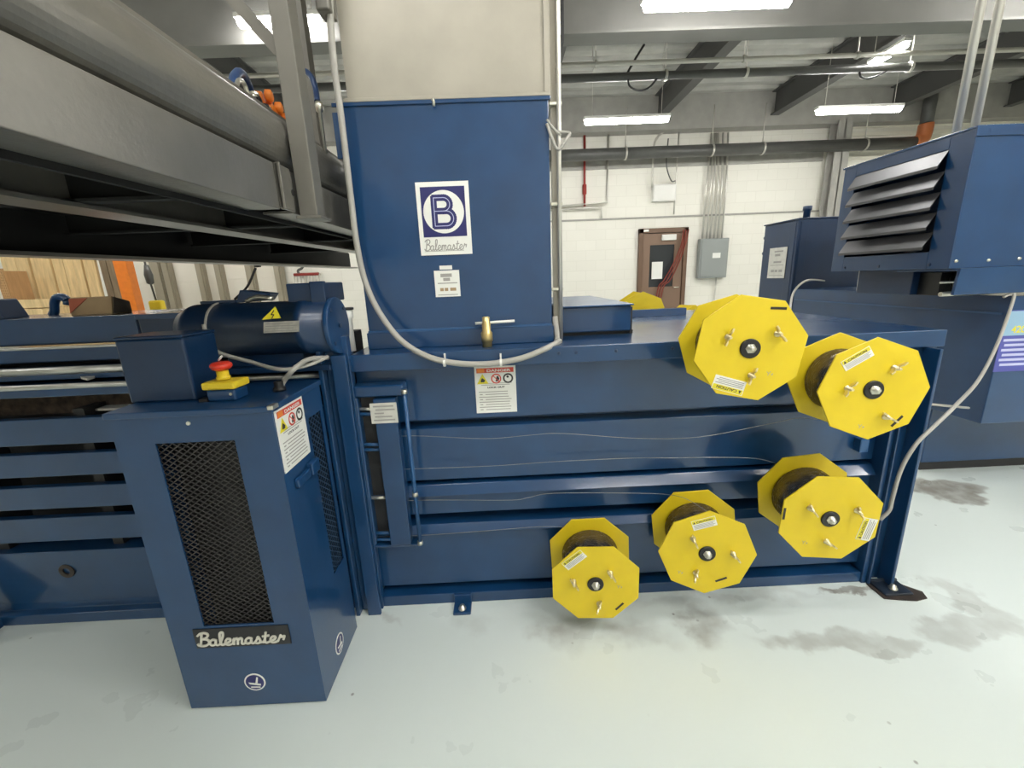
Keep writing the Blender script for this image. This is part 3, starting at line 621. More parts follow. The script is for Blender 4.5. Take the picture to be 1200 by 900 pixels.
mb = MB().box(.1921, b.x, 1.68, 1.80, b.z, 4.44)
for k in range(60): mb.box(a.x+.018, b.x-.008, 1.672, 1.68, b.z+.02+k*.035, b.z+.042+k*.035)
tag(mb.build('cable_chain', BLACK), 'black cable chain hanging right of the beige chute', 'cable chain')
# hose / flexible conduit draped down the hopper
cab = thing('flexible_conduit', 'grey flexible conduit hanging down across the hopper and baler front', 'conduit', (-.3, 1.5, 1.0))
path = [(386, -60, 1.53), (387, 18, 1.53), (392, 80, 1.53), (399, 130, 1.53), (405, 180, 1.535), (411, 230, 1.54), (418, 285, 1.545), (428, 330, 1.545), (444, 365, 1.53), (468, 397, 1.49), (497, 416, 1.458), (530, 425, 1.455), (570, 426.5, 1.455), (610, 420, 1.457), (638, 409, 1.465), (652, 402, 1.52), (656, 400, 1.57)]
MB().tube(spline([onY(*p) for p in path], 8), .0105, 12).build('hose', CABLE, cab)
for px in (521, 587):
    p = onY(px, 425, 1.455); MB().ring(Pl(p, (0, 1, 0), (0, 0, 1)), 0, 0, 0.0105, .014, -.004, .004, 14).box(p.x-.003, p.x+.003, 1.468, 1.476, p.z+.005, p.z+.03).build('cable_tie', WHITE, cab)
a = onY(653, 400, 1.57); MB().tube([a, (a.x+.004, 1.60, a.z+.01), (a.x-.003, 1.612, a.z+.09)], .011, 10).build('hose_end', CABLE, cab)
a, b = onY(372, -4, 1.53), onY(391, 18, 1.53)
MB().box(a.x, b.x, 1.50, 1.57, b.z, 4.44).build('terminal_box', GREY, cab, bev=.006)

# low control box on the top plate
t = thing('sensor_housing', 'low blue rectangular box on the baler top, right of the hopper', 'box', (.37, 2.1, 1.06))
MB().box(.236, .523, 1.715, 2.55, 1.075, 1.178).build('housing', BLUE, t, bev=.004)
MB().box(.222, .53, 1.70, 2.56, 1.178, 1.184).build('lid', BLUE_L, t, bev=.002)
MB().box(.226, .236, 1.73, 2.5, 1.06, 1.17).box(.523, .533, 1.73, 2.5, 1.06, 1.17).box(.24, .54, 1.74, 2.5, 1.06, 1.075).build('mount_channel', DARK, t)
# plain angle on the far edge of the top
mb = MB().box(.62, 1.05, 2.40, 2.44, 1.0605, 1.10).box(.62, 1.05, 2.44, 2.60, 1.0605, 1.066); tag(mb.build('edge_angle', BLUE), 'short blue angle bar lying on the far edge of the baler top', 'angle bar')

# ------------------------------------------------------------------ wire reels
def reel(c, ax, r, W, ph, ph2, bolts, label_px, slot_px, mark_px, label, strand=None, flip=0, detail=True, front_sign=-1):
    ax = Vector((ax[0], 1, ax[1])).normalized(); u = ax.cross(Vector((0, 0, 1))).normalized(); v = u.cross(ax)
    M = Matrix((u, ax, v)).transposed().to_4x4(); M.translation = Vector(c)
    t = thing('wire_reel', label, 'wire reel', c, 'yellow wire reels'); t.rotation_euler = M.to_euler()
    P = Pl((0, 0, 0), (1, 0, 0), (0, 0, 1))          # local, faces -Y
    def octa(p): return [(r*math.cos(math.radians(p)+k*PI/4), r*math.sin(math.radians(p)+k*PI/4)) for k in range(8)]
    MB().poly(P, octa(ph), -.006, 0).build('front_flange', YEL, t, bev=.0015, local=True)
    MB().poly(P, octa(ph2), -W, -W+.006).build('rear_flange', YEL, t, bev=.0015, local=True)
    rc = r*.66; pr = [(.007, rc*.9)]; n = 26
    for k in range(n): y = .009+(W-.018)*k/n; pr += [(y, rc*.985), (y+(W-.018)/n*.5, rc)]
    pr += [(W-.007, rc*.9)]
    MB().lathe((0, 0, 0), (0, 1, 0), pr, 40).build('wire_coil', WIRE, t, local=True)
    d = Yf+.06-c[1]
    MB().tube([(0, W-.02, 0), (0, max(d, W+.02), 0)] if detail else [(0, -.12, 0), (0, .01, 0)], .028, 14).build('axle', DARK, t, local=True)
    if not detail: return t
    MB().lathe((0, 0, 0), (0, -1, 0), [(0, .029), (.004, .029), (.006, .026)], 28).build('hub_disc', BLACK, t, local=True)
    MB().lathe((0, -.006, 0), (0, -1, 0), [(0, .015), (.003, .015), (.0031, .012), (.012, .012), (.013, .006), (.018, .005)], 6).build('hub_bolt', ZINC, t, local=True)
    inv = M.inverted()
    def loc(px, py):
        dr = ray(px, py); n = ax; k = (Vector(c)-C0).dot(n)/dr.dot(n); q = inv @ (C0+dr*k); return q.x, q.z
    for (px, py, ang) in bolts:
        a, b = loc(px, py); ca, sa = math.cos(ang), math.sin(ang)
        mb = MB().lathe((a, 0, b), (0, -1, 0), [(0, .010), (.003, .010), (.0031, .007), (.014, .007), (.0141, .004), (.026, .004)], 10)
        wn = mb.build('wing_nut', ZINCY, t, local=True)
        mb = MB()
        for s in (-1, 1):
            mb.prism([(a+ca*s*.006, -.004, b+sa*s*.006), (a+ca*s*.024, -.012, b+sa*s*.024), (a+ca*s*.027, -.024, b+sa*s*.027), (a+ca*s*.016, -.024, b+sa*s*.016), (a+ca*s*.006, -.014, b+sa*s*.006)], (-sa*.005, 0, ca*.005))
        mb.build('wing', ZINCY, wn, local=True)
    q = [loc(*p) for p in label_px]; o = Vector((q[0][0], 0, q[0][1])); U = Vector((q[1][0]-q[0][0], 0, q[1][1]-q[0][1])); lw = U.length; U.normalize()
    V = Vector((-U.z, 0, U.x)); lh = abs(Vector((q[2][0]-q[1][0], 0, q[2][1]-q[1][1])).dot(V)); LP = Pl(o, U, V)     # bottom-left corner, U along the text
    lb = MB().rect(LP, 0, 0, lw, lh, .0, .0012).build('caution_label', WHITE, t, local=True)
    MB().rect(LP, lw*.02, lh*.62, lw*.98, lh*.97, .0012, .0016).build('label_header', INKY, lb, local=True)
    MB().poly(LP, [(lw*.06, lh*.68), (lw*.15, lh*.68), (lw*.105, lh*.92)], .0016, .002).text(LP, 'CAUTION', lw*.20, lh*.68, lh*.27, .002, width=lw*.66, bold=.0003).build('label_word', INK, lb, local=True)
    mb = MB()
    for k in range(4): mb.rect(LP, lw*.06, lh*(.47-.12*k), lw*(.94-.08*(k % 2)), lh*(.52-.12*k), .0012, .0016)
    mb.build('label_print', INKG, lb, local=True)
    (a0, b0), (a1, b1) = loc(*slot_px[0]), loc(*slot_px[1])
    MB().stroke(P, [(a0, b0), (a1, b1)], .0075, 0, .0009).build('flange_slot', BLACK, t, local=True)
    a, b = loc(*mark_px); MB().stroke(P, [(a-.008, b+.004), (a-.003, b-.002), (a+.002, b+.004)], .0016, 0, .0004).stroke(P, [(a-.003, b-.002), (a-.005, b-.008)], .0016, 0, .0004).stroke(P, [(a+.004, b-.004), (a+.009, b-.002), (a+.006, b-.008)], .0016, 0, .0004).build('pen_mark', INKG, t, local=True)
    if strand:
        pts = [onY(x, y, Y) for x, y, Y in strand]
        MB().tube(spline(pts, 6), .0011, 6).build('wire_strand', WIRE_L, t)
    return t
reel((.724, 1.206, 1.073), (.144, -.057), .161, .177, 12.2, 38.2, [(853, 395, 1.2), (911, 391, -1.0), (880, 440, 1.2)], [(875, 448), (839, 438.5), (835, 455)], [(904, 361), (921, 361.5)], (902, 437),
     'yellow octagonal wire reel overlapping the top edge of the baler, highest of the five')
reel((1.129, 1.218, .925), (.107, -.042), .162, .176, 3.6+45-2, 46.3, [(993, 455, 1.0), (1048, 431, .7), (1037, 488, -.6)], [(991, 435), (1024.5, 416), (1019, 405)], [(1045, 499), (1057, 488)], (1009, 499),
     'yellow wire reel just right of and below the highest reel', strand=[(1010, 470, 1.30), (965, 490, 1.40), (935, 490, 1.445), (900, 497, 1.46), (820, 512, 1.468), (746, 513.6, 1.475), (660, 508, 1.482), (620, 510, 1.482), (570, 514, 1.482), (497, 511, 1.478), (470, 511, 1.475)])
reel((1.069, 1.229, .475), (.121, .022), .167, .171, 21.1, 30.7, [(949, 595, -1.0), (1004, 598, -1.1), (968, 634, -.6)], [(1018, 634), (1029, 609), (1013, 606)], [(918, 608), (920, 596)], (943, 635),
     'yellow wire reel beside the right end post, above the floor stains', strand=[(960, 570, 1.33), (925, 550, 1.41), (890, 538, 1.455), (840, 536, 1.47), (790, 536.5, 1.48), (735, 537, 1.486), (650, 541, 1.486), (576, 546, 1.486), (497, 549, 1.48), (470, 550, 1.475)])
reel((.690, 1.285, .322), (.149, -.006), .168, .17, 45.5, 29.4, [(812, 631, -1.2), (859, 649, -.9), (815, 671, 1.4)], [(813, 622), (841, 615), (838.5, 604)], [(839, 681), (851, 677)], (797, 670),
     'yellow wire reel in the middle of the three lowest ones', strand=[(830, 600, 1.37), (805, 585, 1.42), (785, 580, 1.46), (750, 578, 1.475), (650, 578, 1.478), (620, 583, 1.478), (600, 586, 1.48), (536, 586, 1.48), (505, 586, 1.478), (470, 587, 1.475)])
reel((.288, 1.272, .229), (.079, .037), .166, .173, 23.4, 25.4, [(672, 681, -1.0), (715, 671, -1.0), (702, 707, 1.3)], [(666, 668), (688, 652), (680, 644)], [(722, 714), (730, 707)], (726, 687),
     'yellow wire reel closest to the floor, leftmost of the three lowest ones', strand=[(700, 640, 1.36), (690, 626, 1.41), (680, 621, 1.46), (640, 617, 1.476), (570, 622, 1.478), (500, 627, 1.478), (470, 628, 1.475)])
# reels on the far side
reel((.93, 2.80, 1.02), (.1, 0), .165, .175, 0, 10, [], None, None, None, 'yellow wire reel on the far side of the baler, showing above its top', detail=False)
reel((1.30, 2.80, .935), (.0, 0), .15, .17, 12, 20, [], None, None, None, 'yellow wire reel on the far side, only its rim showing beside the highest reel', detail=False)

# ------------------------------------------------------------------ drive motor
mo = thing('electric_motor', 'dark blue electric motor lying on the baler behind the cabinet', 'motor', (-.83, 1.47, 1.06))
MC = Vector((0, 1.465, 1.168))
pr = [(0, .045), (.004, .07), (.035, .086), (.05, .09), (.40, .09), (.401, .093), (.43, .093), (.431, .09), (.50, .09), (.505, .075)]
MB().lathe((-1.085, MC.y, MC.z), (1, 0, 0), pr, 40).build('motor_body', BLUE_D, mo)
MB().lathe((-.585, MC.y, MC.z), (1, 0, 0), [(0, .09), (.003, .097), (.016, .097), (.018, .094)], 40).build('end_flange', BLUE, mo, bev=.001)
for k in range(4):
    a = PI/4+k*PI/2; MB().lathe((-.567, MC.y+.078*math.cos(a), MC.z+.078*math.sin(a)), (1, 0, 0), [(0, .007), (.004, .007)], 6).build('flange_bolt', BLUE_D, mo)
MB().tube([(-.566, MC.y, MC.z), (-.56, MC.y, MC.z)], .008, 10).build('shaft_end', BLUE_D, mo)
MB().box(-.715, -.585, 1.44, 1.60, 1.25, 1.314).box(-.635, -.585, 1.43, 1.45, 1.24, 1.318).build('terminal_box', BLUE_D, mo, bev=.004)
MB().box(-.96, -.70, 1.45, 1.55, 1.04, 1.09).box(-.98, -.60, 1.42, 1.56, 1.02, 1.04).build('motor_foot', BLUE_D, mo, bev=.003)
# sticker plates wrap on the drum: sit on the tangent facing the camera
tilt = .35; N = Vector((0, -math.cos(tilt), math.sin(tilt))); O = MC+N*.0905
SP = Pl(O, (1, 0, 0), (0, math.sin(tilt), math.cos(tilt)))
def mx(px, py): q = onY(px, py, O.y); return q.x, (q.z-O.z)/math.cos(tilt)
a = mx(312, 390); b = mx(351, 376); pl = MB().rect(SP, a[0], a[1], b[0], b[1], 0, .003).build('rating_plate', mat('plate_metal', (.5, .49, .44), .4, metal=.4, noise=.15, nscale=60), mo)
mb = MB()
for k in range(4): mb.rect(SP, a[0]+.006, a[1]+.004+k*.008, b[0]-.006-.012*(k % 2), a[1]+.0065+k*.008, .003, .0034)
mb.build('print', INKG, pl)
q = [mx(*p) for p in ((307, 375), (329, 373), (320, 360))]; tr = MB().poly(SP, q, 0, .003).build('hazard_triangle', INKY, mo)
c_ = Vector((sum(p[0] for p in q)/3, sum(p[1] for p in q)/3)); MB().stroke(SP, [(c_.x+.004, c_.y+.014), (c_.x-.004, c_.y), (c_.x+.004, c_.y), (c_.x-.002, c_.y-.012)], .003, .003, .0036).build('bolt_symbol', INK, tr)
MB().ring(Pl((-.96, MC.y, MC.z), (0, 1, 0), (0, 0, 1)), 0, 0, .0902, .0945, -.003, .003, 40).build('band_cable', CABLE, mo)
MB().box(-.99, -.945, MC.y-.108, MC.y-.086, MC.z-.012, MC.z+.014).build('band_clip', CABLE, mo, bev=.004)
# clutter on top of the motor
t = thing('lifting_bracket', 'dark blue bracket and bent rod lying on top of the motor', 'bracket', (-.93, 1.5, 1.258))
MB().box(-1.02, -.90, 1.46, 1.52, 1.258, 1.268).hexa([(-.90, 1.46, 1.258), (-.80, 1.46, 1.262), (-.80, 1.52, 1.262), (-.90, 1.52, 1.258), (-.88, 1.46, 1.30), (-.78, 1.46, 1.285), (-.78, 1.52, 1.285), (-.88, 1.52, 1.30)]).build('plate', BLUE_D, t, bev=.002)
MB().tube(spline([(-.92, 1.49, 1.27), (-.87, 1.49, 1.31), (-.83, 1.49, 1.37)], 4), .004, 8).build('rod', DARK, t)
MB().tube(spline([(-.86, 1.455, 1.262), (-.82, 1.45, 1.275), (-.77, 1.45, 1.268)], 4), .008, 8).build('loop', ZINC, t)
# white breather between motor and hopper
p = onY(405, 367, 1.58)
t = thing('breather_cap', 'small white cap with a dark top between motor and hopper', 'cap', (p.x, 1.58, 1.06))
MB().lathe((p.x, 1.58, 1.06), (0, 0, 1), [(0, .02), (.12, .02), (.125, .026), (p.z-1.06+.012, .026)], 16).build('body', WHITE, t); MB().lathe((p.x, 1.58, p.z+.012), (0, 0, 1), [(0, .03), (.008, .03)], 16).build('cap', DARK, t)
# motor cables
t = thing('motor_cable', 'grey cable sagging from the motor down to the cabinet top', 'cable', (-.8, 1.35, 1.0))
MB().tube(spline([(-.96, MC.y-.0945, MC.z+.03), (-.955, MC.y-.09, MC.z-.05), onY(297, 425, 1.36), onY(330, 433, 1.30), onY(360, 428, 1.34), onY(384, 418, 1.40)], 8), .0065, 10).build('sheath', CABLE, t)
t = thing('cabinet_cable', 'grey cable arching out of the cabinet top towards the motor post', 'cable', (-.7, 1.25, 1.0))
q = onZ(328, 458, 1.0); MB().tube(spline([(q.x, q.y, 1.002), onY(333, 446, q.y+.02), onY(345, 432, 1.25), onY(362, 421, 1.33), onY(384, 419, 1.415)], 8), .0075, 10).build('sheath', CABLE, t)
MB().lathe((q.x, q.y, 1.0), (0, 0, 1), [(0, .018), (.012, .018), (.013, .013), (.03, .013)], 12).build('gland', BLACK, t)
# blue block beside the motor's left end
t = thing('mounting_block', 'dark blue flat box behind the cabinet at the left end of the motor', 'box', (-1.24, 1.6, 1.06))
a, b = onY(160, 370, 1.5), onY(232, 392, 1.5)
MB().box(a.x, b.x, 1.5, 1.75, 1.06, a.z).build('housing', BLUE_D, t, bev=.005); MB().box(a.x-.004, b.x, 1.495, 1.76, a.z-.014, a.z+.004).build('lid', BLUE, t, bev=.002)

# ------------------------------------------------------------------ mesh-fronted cabinet
cx0, cx1, cy0, cy1 = -1.056, -.625, 1.075, 1.372
cabn = thing('mesh_cabinet', 'blue floor cabinet with dark mesh vent standing in front of the baler', 'cabinet', ((cx0+cx1)/2, 1.22, 0))
ox0, ox1, oz0, oz1 = -.950, -.738, .315, .908        # front opening
t_ = .004
MB().box(cx0, ox0, cy0, cy0+t_, .004, .985).box(ox1, cx1, cy0, cy0+t_, .004, .985).box(ox0, ox1, cy0, cy0+t_, .004, oz0).box(ox0, ox1, cy0, cy0+t_, oz1, .985).build('front_panel', BLUE, cabn)
sy0, sy1, sz0, sz1 = 1.262, 1.352, .33, .90
MB().box(cx1-t_, cx1, cy0+t_, sy0, .004, .985).box(cx1-t_, cx1, sy1, cy1, .004, .985).box(cx1-t_, cx1, sy0, sy1, .004, sz0).box(cx1-t_, cx1, sy0, sy1, sz1, .985).build('side_panel', BLUE, cabn)
MB().box(cx0, cx0+t_, cy0+t_, cy1, .004, .985).build('side_panel', BLUE, cabn)
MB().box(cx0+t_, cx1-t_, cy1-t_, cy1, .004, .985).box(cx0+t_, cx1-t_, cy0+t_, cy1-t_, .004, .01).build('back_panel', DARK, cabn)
MB().box(cx0+.012, cx1-.012, cy0+.02, cy1-.02, 0, .006).build('plinth', DARK, cabn)
MB().box(cx0-.006, cx1+.006, cy0-.008, cy1+.004, .982, 1.0).build('lid', BLUE, cabn, bev=.003)
MB().box(ox0-.03, ox1+.03, cy0+.09, cy0+.10, .2, .95).build('black_backing', BLACK, cabn)  # black sheets set behind the mesh to keep its holes dark
MB().box(-.76, -.72, 1.2, 1.34, .2, .93).build('black_backing', BLACK, cabn)
def expanded(P, w, h, nx, ny, th, d):
    mb = MB(); dx = w/nx/2; dy = h/ny
    for r in range(ny+1):
        for i in range(nx*2):
            s = 1 if (i+r) % 2 == 0 else -1
            u0, v0, u1, v1 = i*dx, r*dy+s*dy*.5, (i+1)*dx, r*dy-s*dy*.5
            v0 = min(max(v0, 0), h); v1 = min(max(v1, 0), h)
            mb.add([P(u0, v0-th, 0), P(u1, v1-th, 0), P(u1, v1+th, d*.2), P(u0, v0+th, d*.2), P(u0, v0-th, -d), P(u1, v1-th, -d), P(u1, v1+th, -d*.8), P(u0, v0+th, -d*.8)], [(0, 1, 2, 3), (0, 4, 5, 1), (3, 2, 6, 7)])
    return mb
expanded(Pl((ox0-.008, cy0+.009, oz0-.008), (1, 0, 0), (0, 0, 1)), ox1-ox0+.016, oz1-oz0+.016, 10, 74, .0019, .003).build('mesh_grille', MESHM, cabn)
expanded(Pl((cx1-.009, sy0-.006, sz0-.006), (0, 1, 0), (0, 0, 1)), sy1-sy0+.012, sz1-sz0+.012, 4, 56, .0021, .003).build('side_grille', mat('blue_mesh', (.02, .05, .10), .5, metal=.2), cabn)
FP = front((0, cy0, 0))
pl = MB().rect(FP, -.984, .238, -.697, .307, 0, .003).build('name_plate', DARK, cabn)
script(MB(), FP, -.978, .248, .272, .047, .0062, .003, .006).build('lettering', mat('polished_letters', (.70, .68, .60), .4, metal=.1), pl)
def round_sticker(P, u, v, r, ru=1):
    s = MB().disc(P, u, v, r, 0, .0012, 28, ru).build('round_sticker', WHITE, cabn)
    MB().disc(P, u, v, r*.86, .0012, .0016, 28, ru).build('navy_disc', NAVY, s)
    MB().poly(P, [(u-r*.6*ru, v+r*.02), (u+r*.55*ru, v-r*.22), (u+r*.5*ru, v-r*.42), (u-r*.5*ru, v-r*.2)], .0016, .002).poly(P, [(u+r*.05*ru, v-r*.1), (u+r*.25*ru, v+r*.6), (u+r*.4*ru, v+r*.55), (u+r*.25*ru, v-r*.1)], .0016, .002).stroke(P, [(u-r*.4*ru, v-r*.55), (u+r*.4*ru, v-r*.6)], r*.14, .0016, .002).build('lifting_symbol', WHITE, s)
round_sticker(FP, -.836, .096, .033)
SPn = Pl((cx1, 0, 0), (0, 1, 0), (0, 0, 1))
round_sticker(SPn, 1.217, .085, .036, .9)
warning_sign(cabn, SPn, 1.082, .800, 1.238, .982, 'danger_sticker')
MB().box(cx1, cx1+.014, 1.12, 1.20, .735, .762).box(cx1, cx1+.02, 1.20, 1.25, .735, .775).build('latch', BLUE, cabn, bev=.004)
MB().lathe((-.849, cy0, .962), (0, -1, 0), [(0, .006), (.003, .005)], 12).build('panel_screw', ZINC, cabn)
MB().box(-.628, -.612, 1.06, 1.09, .992, 1.004).build('lid_clip', ZINC, cabn, bev=.002)
# junction box on the cabinet
t = thing('switch_box', 'plain dark blue box standing on the left end of the mesh cabinet', 'switch box', (-.975, 1.25, 1.0))
MB().box(-1.068, -.882, 1.165, 1.30, 1.0, 1.180).build('enclosure', BLUE_D, t, bev=.006); MB().box(-1.069, -.881, 1.164, 1.301, 1.180, 1.188).build('cover', BLUE_D, t, bev=.003)
# emergency stop
es = thing('emergency_stop', 'red emergency stop button on a yellow and blue box on the mesh cabinet', 'emergency stop', (-.80, 1.18, 1.0))
MB().box(-.836, -.756, 1.143, 1.205, 1.0, 1.034).build('base_box', BLUE, es, bev=.006)
MB().box(-.842, -.750, 1.137, 1.211, 1.034, 1.055).build('yellow_cover', YEL2, es, bev=.005)
MB().lathe((-.800, 1.175, 1.057), (0, 0, 1), [(0, .018), (.008, .018), (.009, .015), (.026, .015)], 20).build('collar', YEL2, es)
MB().lathe((-.800, 1.175, 1.083), (0, 0, 1), [(0, .015), (.004, .023), (.011, .028), (.018, .027), (.023, .021), (.025, .009)], 28).build('button', RED, es)
MB().tube([(-.80, 1.17, 1.112), (-.786, 1.165, 1.124)], .003, 6).build('button_tag', WHITE, es)
MB().lathe((-.768, 1.143, 1.020), (0, -1, 0), [(0, .004), (.002, .004)], 10).build('screw', ZINC, es)
MB().box(-.860, -.836, 1.143, 1.165, 1.0, 1.008).build('foot_tab', DARK, es)

# ------------------------------------------------------------------ clutter on the left rail
zr = zpx(375, y1)
t = thing('cardboard_box', 'brown cardboard box lying on the blue rail at the left', 'cardboard box', (-1.66, 1.78, zr))
a, b = onY(78, 349, 1.68), onY(133, 373, 1.68)
e_ = onY(157, 372, 1.80)
P = [(a.x-.004, 1.68, zr), (b.x, 1.68, zr), (e_.x, 1.80, zr), (a.x+.04, 1.80, zr)]
P2 = [(a.x+.0, 1.69, a.z), (b.x+.006, 1.69, a.z), (e_.x, 1.80, a.z-.022), (a.x+.05, 1.80, a.z-.010)]
MB().hexa(P+P2).build('carton', CARD, t, bev=.003)
MB().prism([(b.x+.001, 1.684, zr+.004), (b.x+.007, 1.694, a.z-.003), (e_.x+.0005, 1.795, a.z-.026), (e_.x+.0005, 1.795, zr+.004)], (.003, 0, 0)).build('printed_end', CARD_D, t)
MB().prism([(a.x-.002, 1.680, a.z-.06), (a.x+.0, 1.688, a.z-.004), (a.x+.07, 1.688, a.z-.004)], (0, -.002, 0)).build('red_print', mat('brick_red_print', (.40, .10, .05), .7), t)
mb = MB(); pts = [onY(x, y, 1.84) for x, y in ((79, 352), (74, 348.5), (67, 349), (64, 355), (64, 364), (65, 380))]
pts[-1].z = zr+.0; mb.tube(spline(pts, 6), .016, 12); mb.tube([pts[0], onY(79, 357, 1.84)], .014, 12)
tag(mb.build('lifting_hook', BLUE), 'thick blue lifting hook standing behind the cardboard box', 'hook')
a, b = onY(-6, 358, 1.66), onY(7, 377, 1.66)
tag(MB().hexa([(a.x-.05, 1.66, zr), (b.x, 1.66, zr), (b.x, 1.75, zr), (a.x-.05, 1.75, zr), (a.x-.05, 1.66, zr+.075), (b.x-.03, 1.66, zr+.075), (b.x-.03, 1.75, zr+.075), (a.x-.05, 1.75, zr+.075)]).build('stop_lug', BLUE_D, bev=.004), 'blue wedge-shaped lug on the rail at the left edge', 'lug')

# ------------------------------------------------------------------ conveyor above left
cv = thing('conveyor', 'large grey steel conveyor frame overhead at the left', 'conveyor', (-1.05, 1.5, 1.5))
K = .012
def sh(z, y): return z+K*(y-1.3)
def run(prof, y0, y1, name, m, bev=0, k=K):
    mb = MB(); pts = [(x, y0, z+k*(y0-1.3)) for x, z in prof]; mb.prism(pts, (0, y1-y0, k*(y1-y0))); return mb.build(name, m, cv, bev=bev)
CX = -.60
up = []
for k in range(17):                                   # rolled outer skin, then the same line offset inwards
    a_ = PI*.5-PI*k/16*.92; up.append((CX-.062+.062*max(0, math.cos(a_))**.55 if abs(a_) < PI/2 else CX-.062, 1.714+.072*math.sin(a_)))
up = [(CX-.10, 1.787)]+up+[(CX-.09, 1.642)]
up += [(x-.008, 1.714+(z-1.714)*.9) for x, z in up[::-1]]
run(up, -1.2, 4.2, 'upper_side_panel', GREY)
lo = [(CX-.09, 1.630), (CX, 1.630), (CX, 1.512), (CX-.09, 1.512), (CX-.09, 1.520), (CX-.008, 1.520), (CX-.008, 1.622), (CX-.09, 1.622)]
run(lo, -1.2, 1.25, 'lower_side_channel', GREY, .002)
run([(x-.004, z) for x, z in lo], 1.33, 4.2, 'lower_side_channel', GREY, .002)
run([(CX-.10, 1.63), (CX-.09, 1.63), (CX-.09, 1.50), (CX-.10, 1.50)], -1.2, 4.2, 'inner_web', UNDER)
ub = [(-.905, 1.58), (-.895, 1.58), (-.895, 1.512), (-.86, 1.512), (-.86, 1.502), (-.96, 1.502), (-.96, 1.512), (-.905, 1.512)]
CVX = [(x-.10, z-.0) for x, z in ub]
run(CVX, -1.2, 4.2, 'inner_beam', GREY)
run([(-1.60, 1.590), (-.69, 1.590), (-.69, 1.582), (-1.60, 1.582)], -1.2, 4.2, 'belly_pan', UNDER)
run([(-1.60, 1.80), (-1.585, 1.80), (-1.585, 1.445), (-1.50, 1.445), (-1.50, 1.432), (-1.60, 1.432)], -1.2, 4.6, 'far_side_channel', GREY)
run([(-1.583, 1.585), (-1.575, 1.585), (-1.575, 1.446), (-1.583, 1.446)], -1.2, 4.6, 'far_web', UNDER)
for y in (.45, 1.05, 1.62, 2.25, 3.0):
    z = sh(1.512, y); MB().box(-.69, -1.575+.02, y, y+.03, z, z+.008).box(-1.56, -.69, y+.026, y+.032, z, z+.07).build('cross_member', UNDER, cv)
run([(-1.58, 1.815), (CX-.06, 1.815), (CX-.06, 1.805), (-1.58, 1.805)], -1.2, 4.2, 'belt_cover', GREY)
# splice bracket
MB().box(CX-.004, CX+.008, 1.255, 1.325, sh(1.515, 1.3), sh(1.63, 1.3)).box(CX, CX+.014, 1.255, 1.263, sh(1.512, 1.3), sh(1.632, 1.3)).build('splice_plate', GREY, cv, bev=.002)
p = onX(343, 226, CX+.008); MB().lathe((CX+.008, p.y, p.z), (1, 0, 0), [(0, .009), (.002, .009)], 14).build('bolt_hole', BLACK, cv)
p = onX(309, 309, -1.55); MB().box(p.x-.03, p.x+.03, p.y-.02, p.y+.03, p.z, sh(1.44, p.y)).box(p.x-.06, p.x-.03, p.y-.01, p.y+.02, p.z-.02, p.z+.04).build('sensor_bracket', DARK, cv, bev=.003)
# post, rear post and brace
ps = thing('support_post', 'grey square steel post rising beside the conveyor towards the roof', 'post', (-.57, 1.37, 1.5))
MB().box(CX+.009, CX+.062, 1.345, 1.405, sh(1.505, 1.37), 4.44).build('tube', POSTM, ps, bev=.003)
MB().box(CX-.0, CX+.075, 1.335, 1.415, sh(1.497, 1.37), sh(1.505, 1.37)).build('base_plate', POSTM, ps, bev=.002)
a, b = onY(276, 2, 1.39), onY(324, 56, 1.39)
d = (b-a).normalized(); a2 = a-d*.7
MB().bar(a2, b+d*.02, .034, .034, (0, 1, 0)).build('diagonal_brace', POSTM, ps)
a, b = onY(345, 0, 1.9), onY(356, 150, 1.9); MB().box(a.x-.012, a.x+.03, 1.88, 1.93, 1.82, 4.44).build('rear_tube', POSTM, ps)
# hoses and orange lift chain on top
h = thing('hose_loop', 'blue hose loop arching over the conveyor edge, left of the grey post', 'hose', onX(282, 100, -.72))
MB().tube(spline([onX(272, 102, -.70), onX(275, 90, -.71), onX(281, 85, -.72), (onX(288, 93, -.73)), onX(294, 108, -.74), onX(296, 122, -.72)], 8), .012, 10).build('hose', BHOSE, h)
MB().tube(spline([onX(276, 104, -.68), onX(280, 94, -.69), onX(286, 98, -.70), onX(291, 112, -.70)], 8), .006, 8).build('steel_line', ZINC, h)
h = thing('hose_arch', 'blue hose arching down to the hopper corner, right of the grey post', 'hose', onY(370, 120, 1.75))
MB().tube(spline([onY(352, 100, 1.75), onY(354, 86, 1.75), onY(359, 84, 1.74), onY(366, 92, 1.73), onY(370, 105, 1.72), onY(372, 119, 1.70)], 8), .010, 10).build('hose', BHOSE, h)
p = onY(374, 124, 1.68); MB().lathe((p.x, 1.68, p.z+.012), (0, 0, -1), [(0, .012), (.012, .014), (.03, .012), (.034, .006), (.22, .006)], 12).build('fitting', ZINC, h)
ch = thing('chain_hoist', 'orange chain hoist body with black links on the conveyor edge', 'chain hoist', onX(315, 125, -.72))
a = onX(313, 117, -.74)
mb = MB()
for dx, dy, dz, r_ in ((-.03, -.01, .0, .022), (-.005, .0, .012, .018), (-.022, .03, -.012, .020), (.012, .02, -.016, .017), (-.03, .06, -.03, .018), (.01, .055, -.035, .016)):
    mb.lathe((a.x+dx, a.y+dy, a.z+dz), (1, .2, 0), [(0, r_*.6), (.004, r_), (.02, r_), (.024, r_*.6)], 12)
mb.box(a.x-.02, a.x+.02, a.y-.015, a.y+.07, a.z-.05, a.z-.02)
mb.build('hoist_body', ORANGE, ch)
